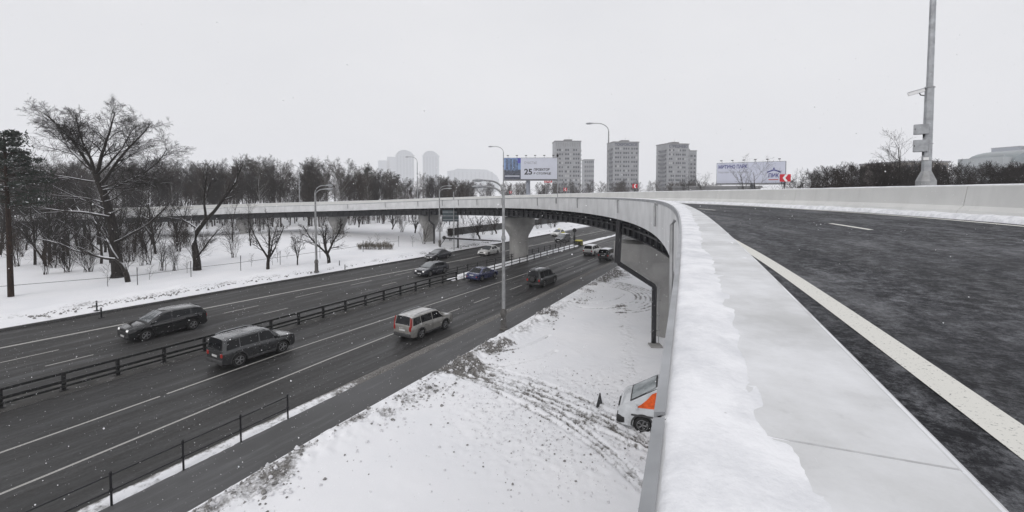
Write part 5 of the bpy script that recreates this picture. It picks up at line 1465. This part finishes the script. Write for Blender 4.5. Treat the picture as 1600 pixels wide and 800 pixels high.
tree('thin_tree', 'small thin-stemmed tree left of the verge street lamp', None, (-28.7, 60.5, .3), R(100), fork(47, 5.2, .10, 3, .1, .35, False))
sap = shrub_meshes(60, 2.0, 1, .1, bark, twig_dark, .006, .022)
for i, (px_, Y) in enumerate(((388, 58.5), (428, 60.0), (437, 63), (445, 66), (571, 76), (589, 78), (610, 78), (646, 80), (160, 47), (223, 50), (288, 54))):
    tree('sapling', 'thin leafless sapling staked in the open snow', 'saplings in the open snow', ((px_-800)/711*Y, Y, .45), i*1.3, sap, 'sapling', 1.0+.2*(i % 3))
br = fork(52, 9.0, .26, 3, -.5, .5)
for i, (px_, Y, sc, lab) in enumerate(((750, 92, .8, 'bare forked tree under the overpass left of the pier'), (648, 104, .8, 'dark forked tree under the overpass near the sign'), (612, 112, .75, 'leaning bare tree under the overpass in the park'), (776, 104, .8, 'leafless tree just left of the overpass pier'), (560, 118, .8, 'bare tree under the overpass at the wood edge'))):
    tree('forked_tree', lab, None, ((px_-800)/711*Y, Y, .1), i*2.1, br, 'tree', sc)
tus = shrub_meshes(61, 1.3, 26, .5, simple('dry_grass', (.12, .10, .08), .9), simple('dry_stalk', (.16, .14, .11), .9), .008, .02)
for i in range(7):
    tree('dry_reed_clump', 'dry grey-brown reed clump in the open snow', 'reed clumps in the snow', (-25.6+i*.85, 76.2+.2*(i % 2), .5), i*.9, tus, 'plant', .8+.1*(i % 3))
# conifers
def pine(seed, H, mt=m_pine, lowest=.35, wid=.22):
    rng = random.Random(seed); a, b = MB(), MB()
    a.tube([(0, 0, -.2), (.1, 0, H*.5), (0, .1, H)], [.26, .2, .05], 8, False)
    n = 46
    for k in range(n):
        t = lowest+(1-lowest)*k/n; z = H*t; L = H*wid*(1-(t-lowest)/(1-lowest))**.6+.6; az = rng.uniform(0, 6.28)
        tip = Vector((math.cos(az)*L, math.sin(az)*L, z+L*.12)); base = Vector((0, 0, z))
        a.tube([base, base.lerp(tip, .5)+Vector((0, 0, .12)), tip], [.06, .04, .015], 4, False)
        for j in range(70):
            q = rng.uniform(.35, 1.05); c = base.lerp(tip, q)+Vector((rng.gauss(0, .32), rng.gauss(0, .32), rng.gauss(.05, .16)))
            d = Vector((rng.gauss(0, 1), rng.gauss(0, 1), rng.gauss(.3, .6))).normalized()*rng.uniform(.22, .42); s_ = perp(d.normalized(), rng)*rng.uniform(.04, .10)
            b.poly([tuple(c-s_), tuple(c+s_), tuple(c+d+s_*.3), tuple(c+d-s_*.3)])
    t = NT('pine_needles_snow') if 'pine_needles_snow' not in bpy.data.materials else None
    if t:
        t.set(base=t.mix(t.math('MULTIPLY', t.upmask(.6, .9), t.ramp(t.noise(.9, 3), [(.56, 0.0), (.62, .9)]), True), t.ramp(t.noise(3, 3), [(.3, (.010, .015, .011)), (.7, (.030, .040, .030))]), SNOWC), rough=.85)
    return a.mesh('trunk', mt, 180), b.mesh('crown', bpy.data.materials['pine_needles_snow'], None)
pt = [pine(1, 16.2, lowest=.55, wid=.2), pine(2, 17, lowest=.3, wid=.18)]
tree('pine_tree', 'tall dark pine with snow patches at the left edge of the picture', None, (-46.9, 42.2, .3), .4, pt[0], 'tree', .95)
for i, (px_, Y, top_) in enumerate(((395, 175, 246), (575, 165, 258), (620, 190, 270), (14, 80, 214))):
    Hn = 10.4+(297-top_)*Y/711
    tree('pine_tree', ['dark evergreen standing above the wood between bare trees', 'dark evergreen in the wood left of the hazy towers', 'small dark evergreen below the blue hazy tower', 'dark evergreen behind the pine at the left edge'][i], None, ((px_-800)/711*Y, Y, 0), i*1.1, pt[1], 'tree', Hn/17*.95)
# trees beyond the outer barrier on the right, and far small ones
hedge_tm = [tree_meshes(400+i, 11.5, .16, S_wood(frm=.15, rmin=.013), bark, (twig_dark, twig_wood)[i % 2]) for i in range(3)]
for i in range(62):
    px = 1238+(1650-1238)*(i+rng.random())/62; Y = rng.uniform(52, 84)
    topy = np.interp(px, [1238, 1280, 1330, 1380, 1430, 1480, 1540, 1600], [284, 272, 266, 262, 264, 266, 266, 268])+rng.uniform(-4, 6)
    Hn = 10.4+(297-topy)*Y/711
    tree('roadside_tree', 'slender bare tree beyond the outer barrier, '+('between billboard and mast' if px < 1400 else 'around the tall grey mast' if px < 1490 else 'before the domed hall'), 'row of trees beyond the barrier', ((px-800)/711*Y, Y, 0), rng.uniform(0, 6.28), hedge_tm[i % 3], 'tree', Hn/11.8, Hn/11.8)
tree('roadside_tree', 'taller thin bare tree left of the tall grey mast', None, (49.0, 57, 0), 1.0, mid_tm[2], 'tree', 1.24)
for i, (px_, Y, top_) in enumerate(((1172, 84, 266), (1190, 82, 262), (1212, 86, 270), (1070, 120, 281), (1104, 110, 276), (1098, 118, 280), (1062, 130, 284))):
    Hn = 10.4+(297-top_)*Y/711
    tree('roadside_tree', 'small bare tree between the tower blocks and the navy-lettered billboard', 'bare trees by the navy-lettered billboard', ((px_-800)/711*Y, Y, 0), i*1.7, mid_tm[i % 4], 'tree', Hn/13.4)
for i in range(70):
    px = rng.uniform(690, 1130); Y = rng.uniform(230, 310)
    topy = np.interp(px, [690, 740, 800, 900, 1130], [284, 287, 291, 287, 289])+rng.uniform(-3, 3)
    Hn = 10.4+(297-topy)*Y/711
    tree('distant_tree', 'small hazy bare tree far behind the overpass', 'distant bare trees', ((px-800)/711*Y, Y, 0), rng.uniform(0, 6.28), wood_tm[i % 3], 'tree', Hn/18*1.25, Hn/18)
# dark wall and thicket seen under the overpass
m = MB(); c0 = Vector(P(78, 62)); c1 = Vector(P(150, 58)); d_ = c1-c0
m.box((0, 0, 1.0), (d_.length, .5, 2.0)); o = m.build('retaining_wall', simple('wet_wall', (.06, .06, .06), .8, 0, .3, .8)); o.location = (c0+c1)/2; o.rotation_euler = (0, 0, math.atan2(d_.y, d_.x))
tag(o, 'low dark retaining wall seen under the overpass beyond the road', 'wall')
for i in range(22):
    u = rng.uniform(62, 135); v = rng.uniform(52, 62)
    tree('bare_bush', 'leafless bush on the bank seen under the overpass', 'bushes under the overpass', P(u, v, .1), rng.uniform(0, 6.28), shrub_tm[i % 3], 'bush', rng.uniform(.45, .8))

# ------------------------------------------------------------------ falling snow and haze
rs = np.random.RandomState(3)
N = 26000
C = np.stack([rs.uniform(-26, 26, N), rs.uniform(3.0, 24, N), rs.uniform(.6, 21, N)], -1)
rad_ = rs.uniform(.004, .0085, N)
octa = np.array([(1, 0, 0), (-1, 0, 0), (0, 1, 0), (0, -1, 0), (0, 0, 1), (0, 0, -1)], float)
Vs = (C[:, None, :]+octa[None]*rad_[:, None, None]).reshape(-1, 3)
of = np.array([(0, 2, 4), (2, 1, 4), (1, 3, 4), (3, 0, 4), (2, 0, 5), (1, 2, 5), (3, 1, 5), (0, 3, 5)])
Fs = (np.arange(N)[:, None, None]*6+of[None]).reshape(-1, 3)
me = bpy.data.meshes.new('falling_snow'); me.from_pydata(Vs.tolist(), [], Fs.tolist()); me.materials.append(simple('snowflake', (.9, .9, .92), .8, 0, .02)); me.update()
tag(link('falling_snow', me), 'white snowflakes drifting down through the air', 'snowflakes', kind='stuff')

hz = MB(); hz.box((0, 0, 134.5), (6000, 6000, 271.0)); hz_o = hz.build('haze', None)
mat = bpy.data.materials.new('haze_air'); mat.use_nodes = True; nt = mat.node_tree; nt.nodes.clear()
ho = nt.nodes.new('ShaderNodeOutputMaterial'); hv = nt.nodes.new('ShaderNodeVolumePrincipled')
hv.inputs['Color'].default_value = (.97, .975, .985, 1); hv.inputs['Density'].default_value = .00042; hv.inputs['Anisotropy'].default_value = .2
nt.links.new(hv.outputs['Volume'], ho.inputs['Volume'])
hz_o.data.materials.append(mat)
tag(hz_o, 'pale winter haze filling the air', 'haze', kind='stuff')
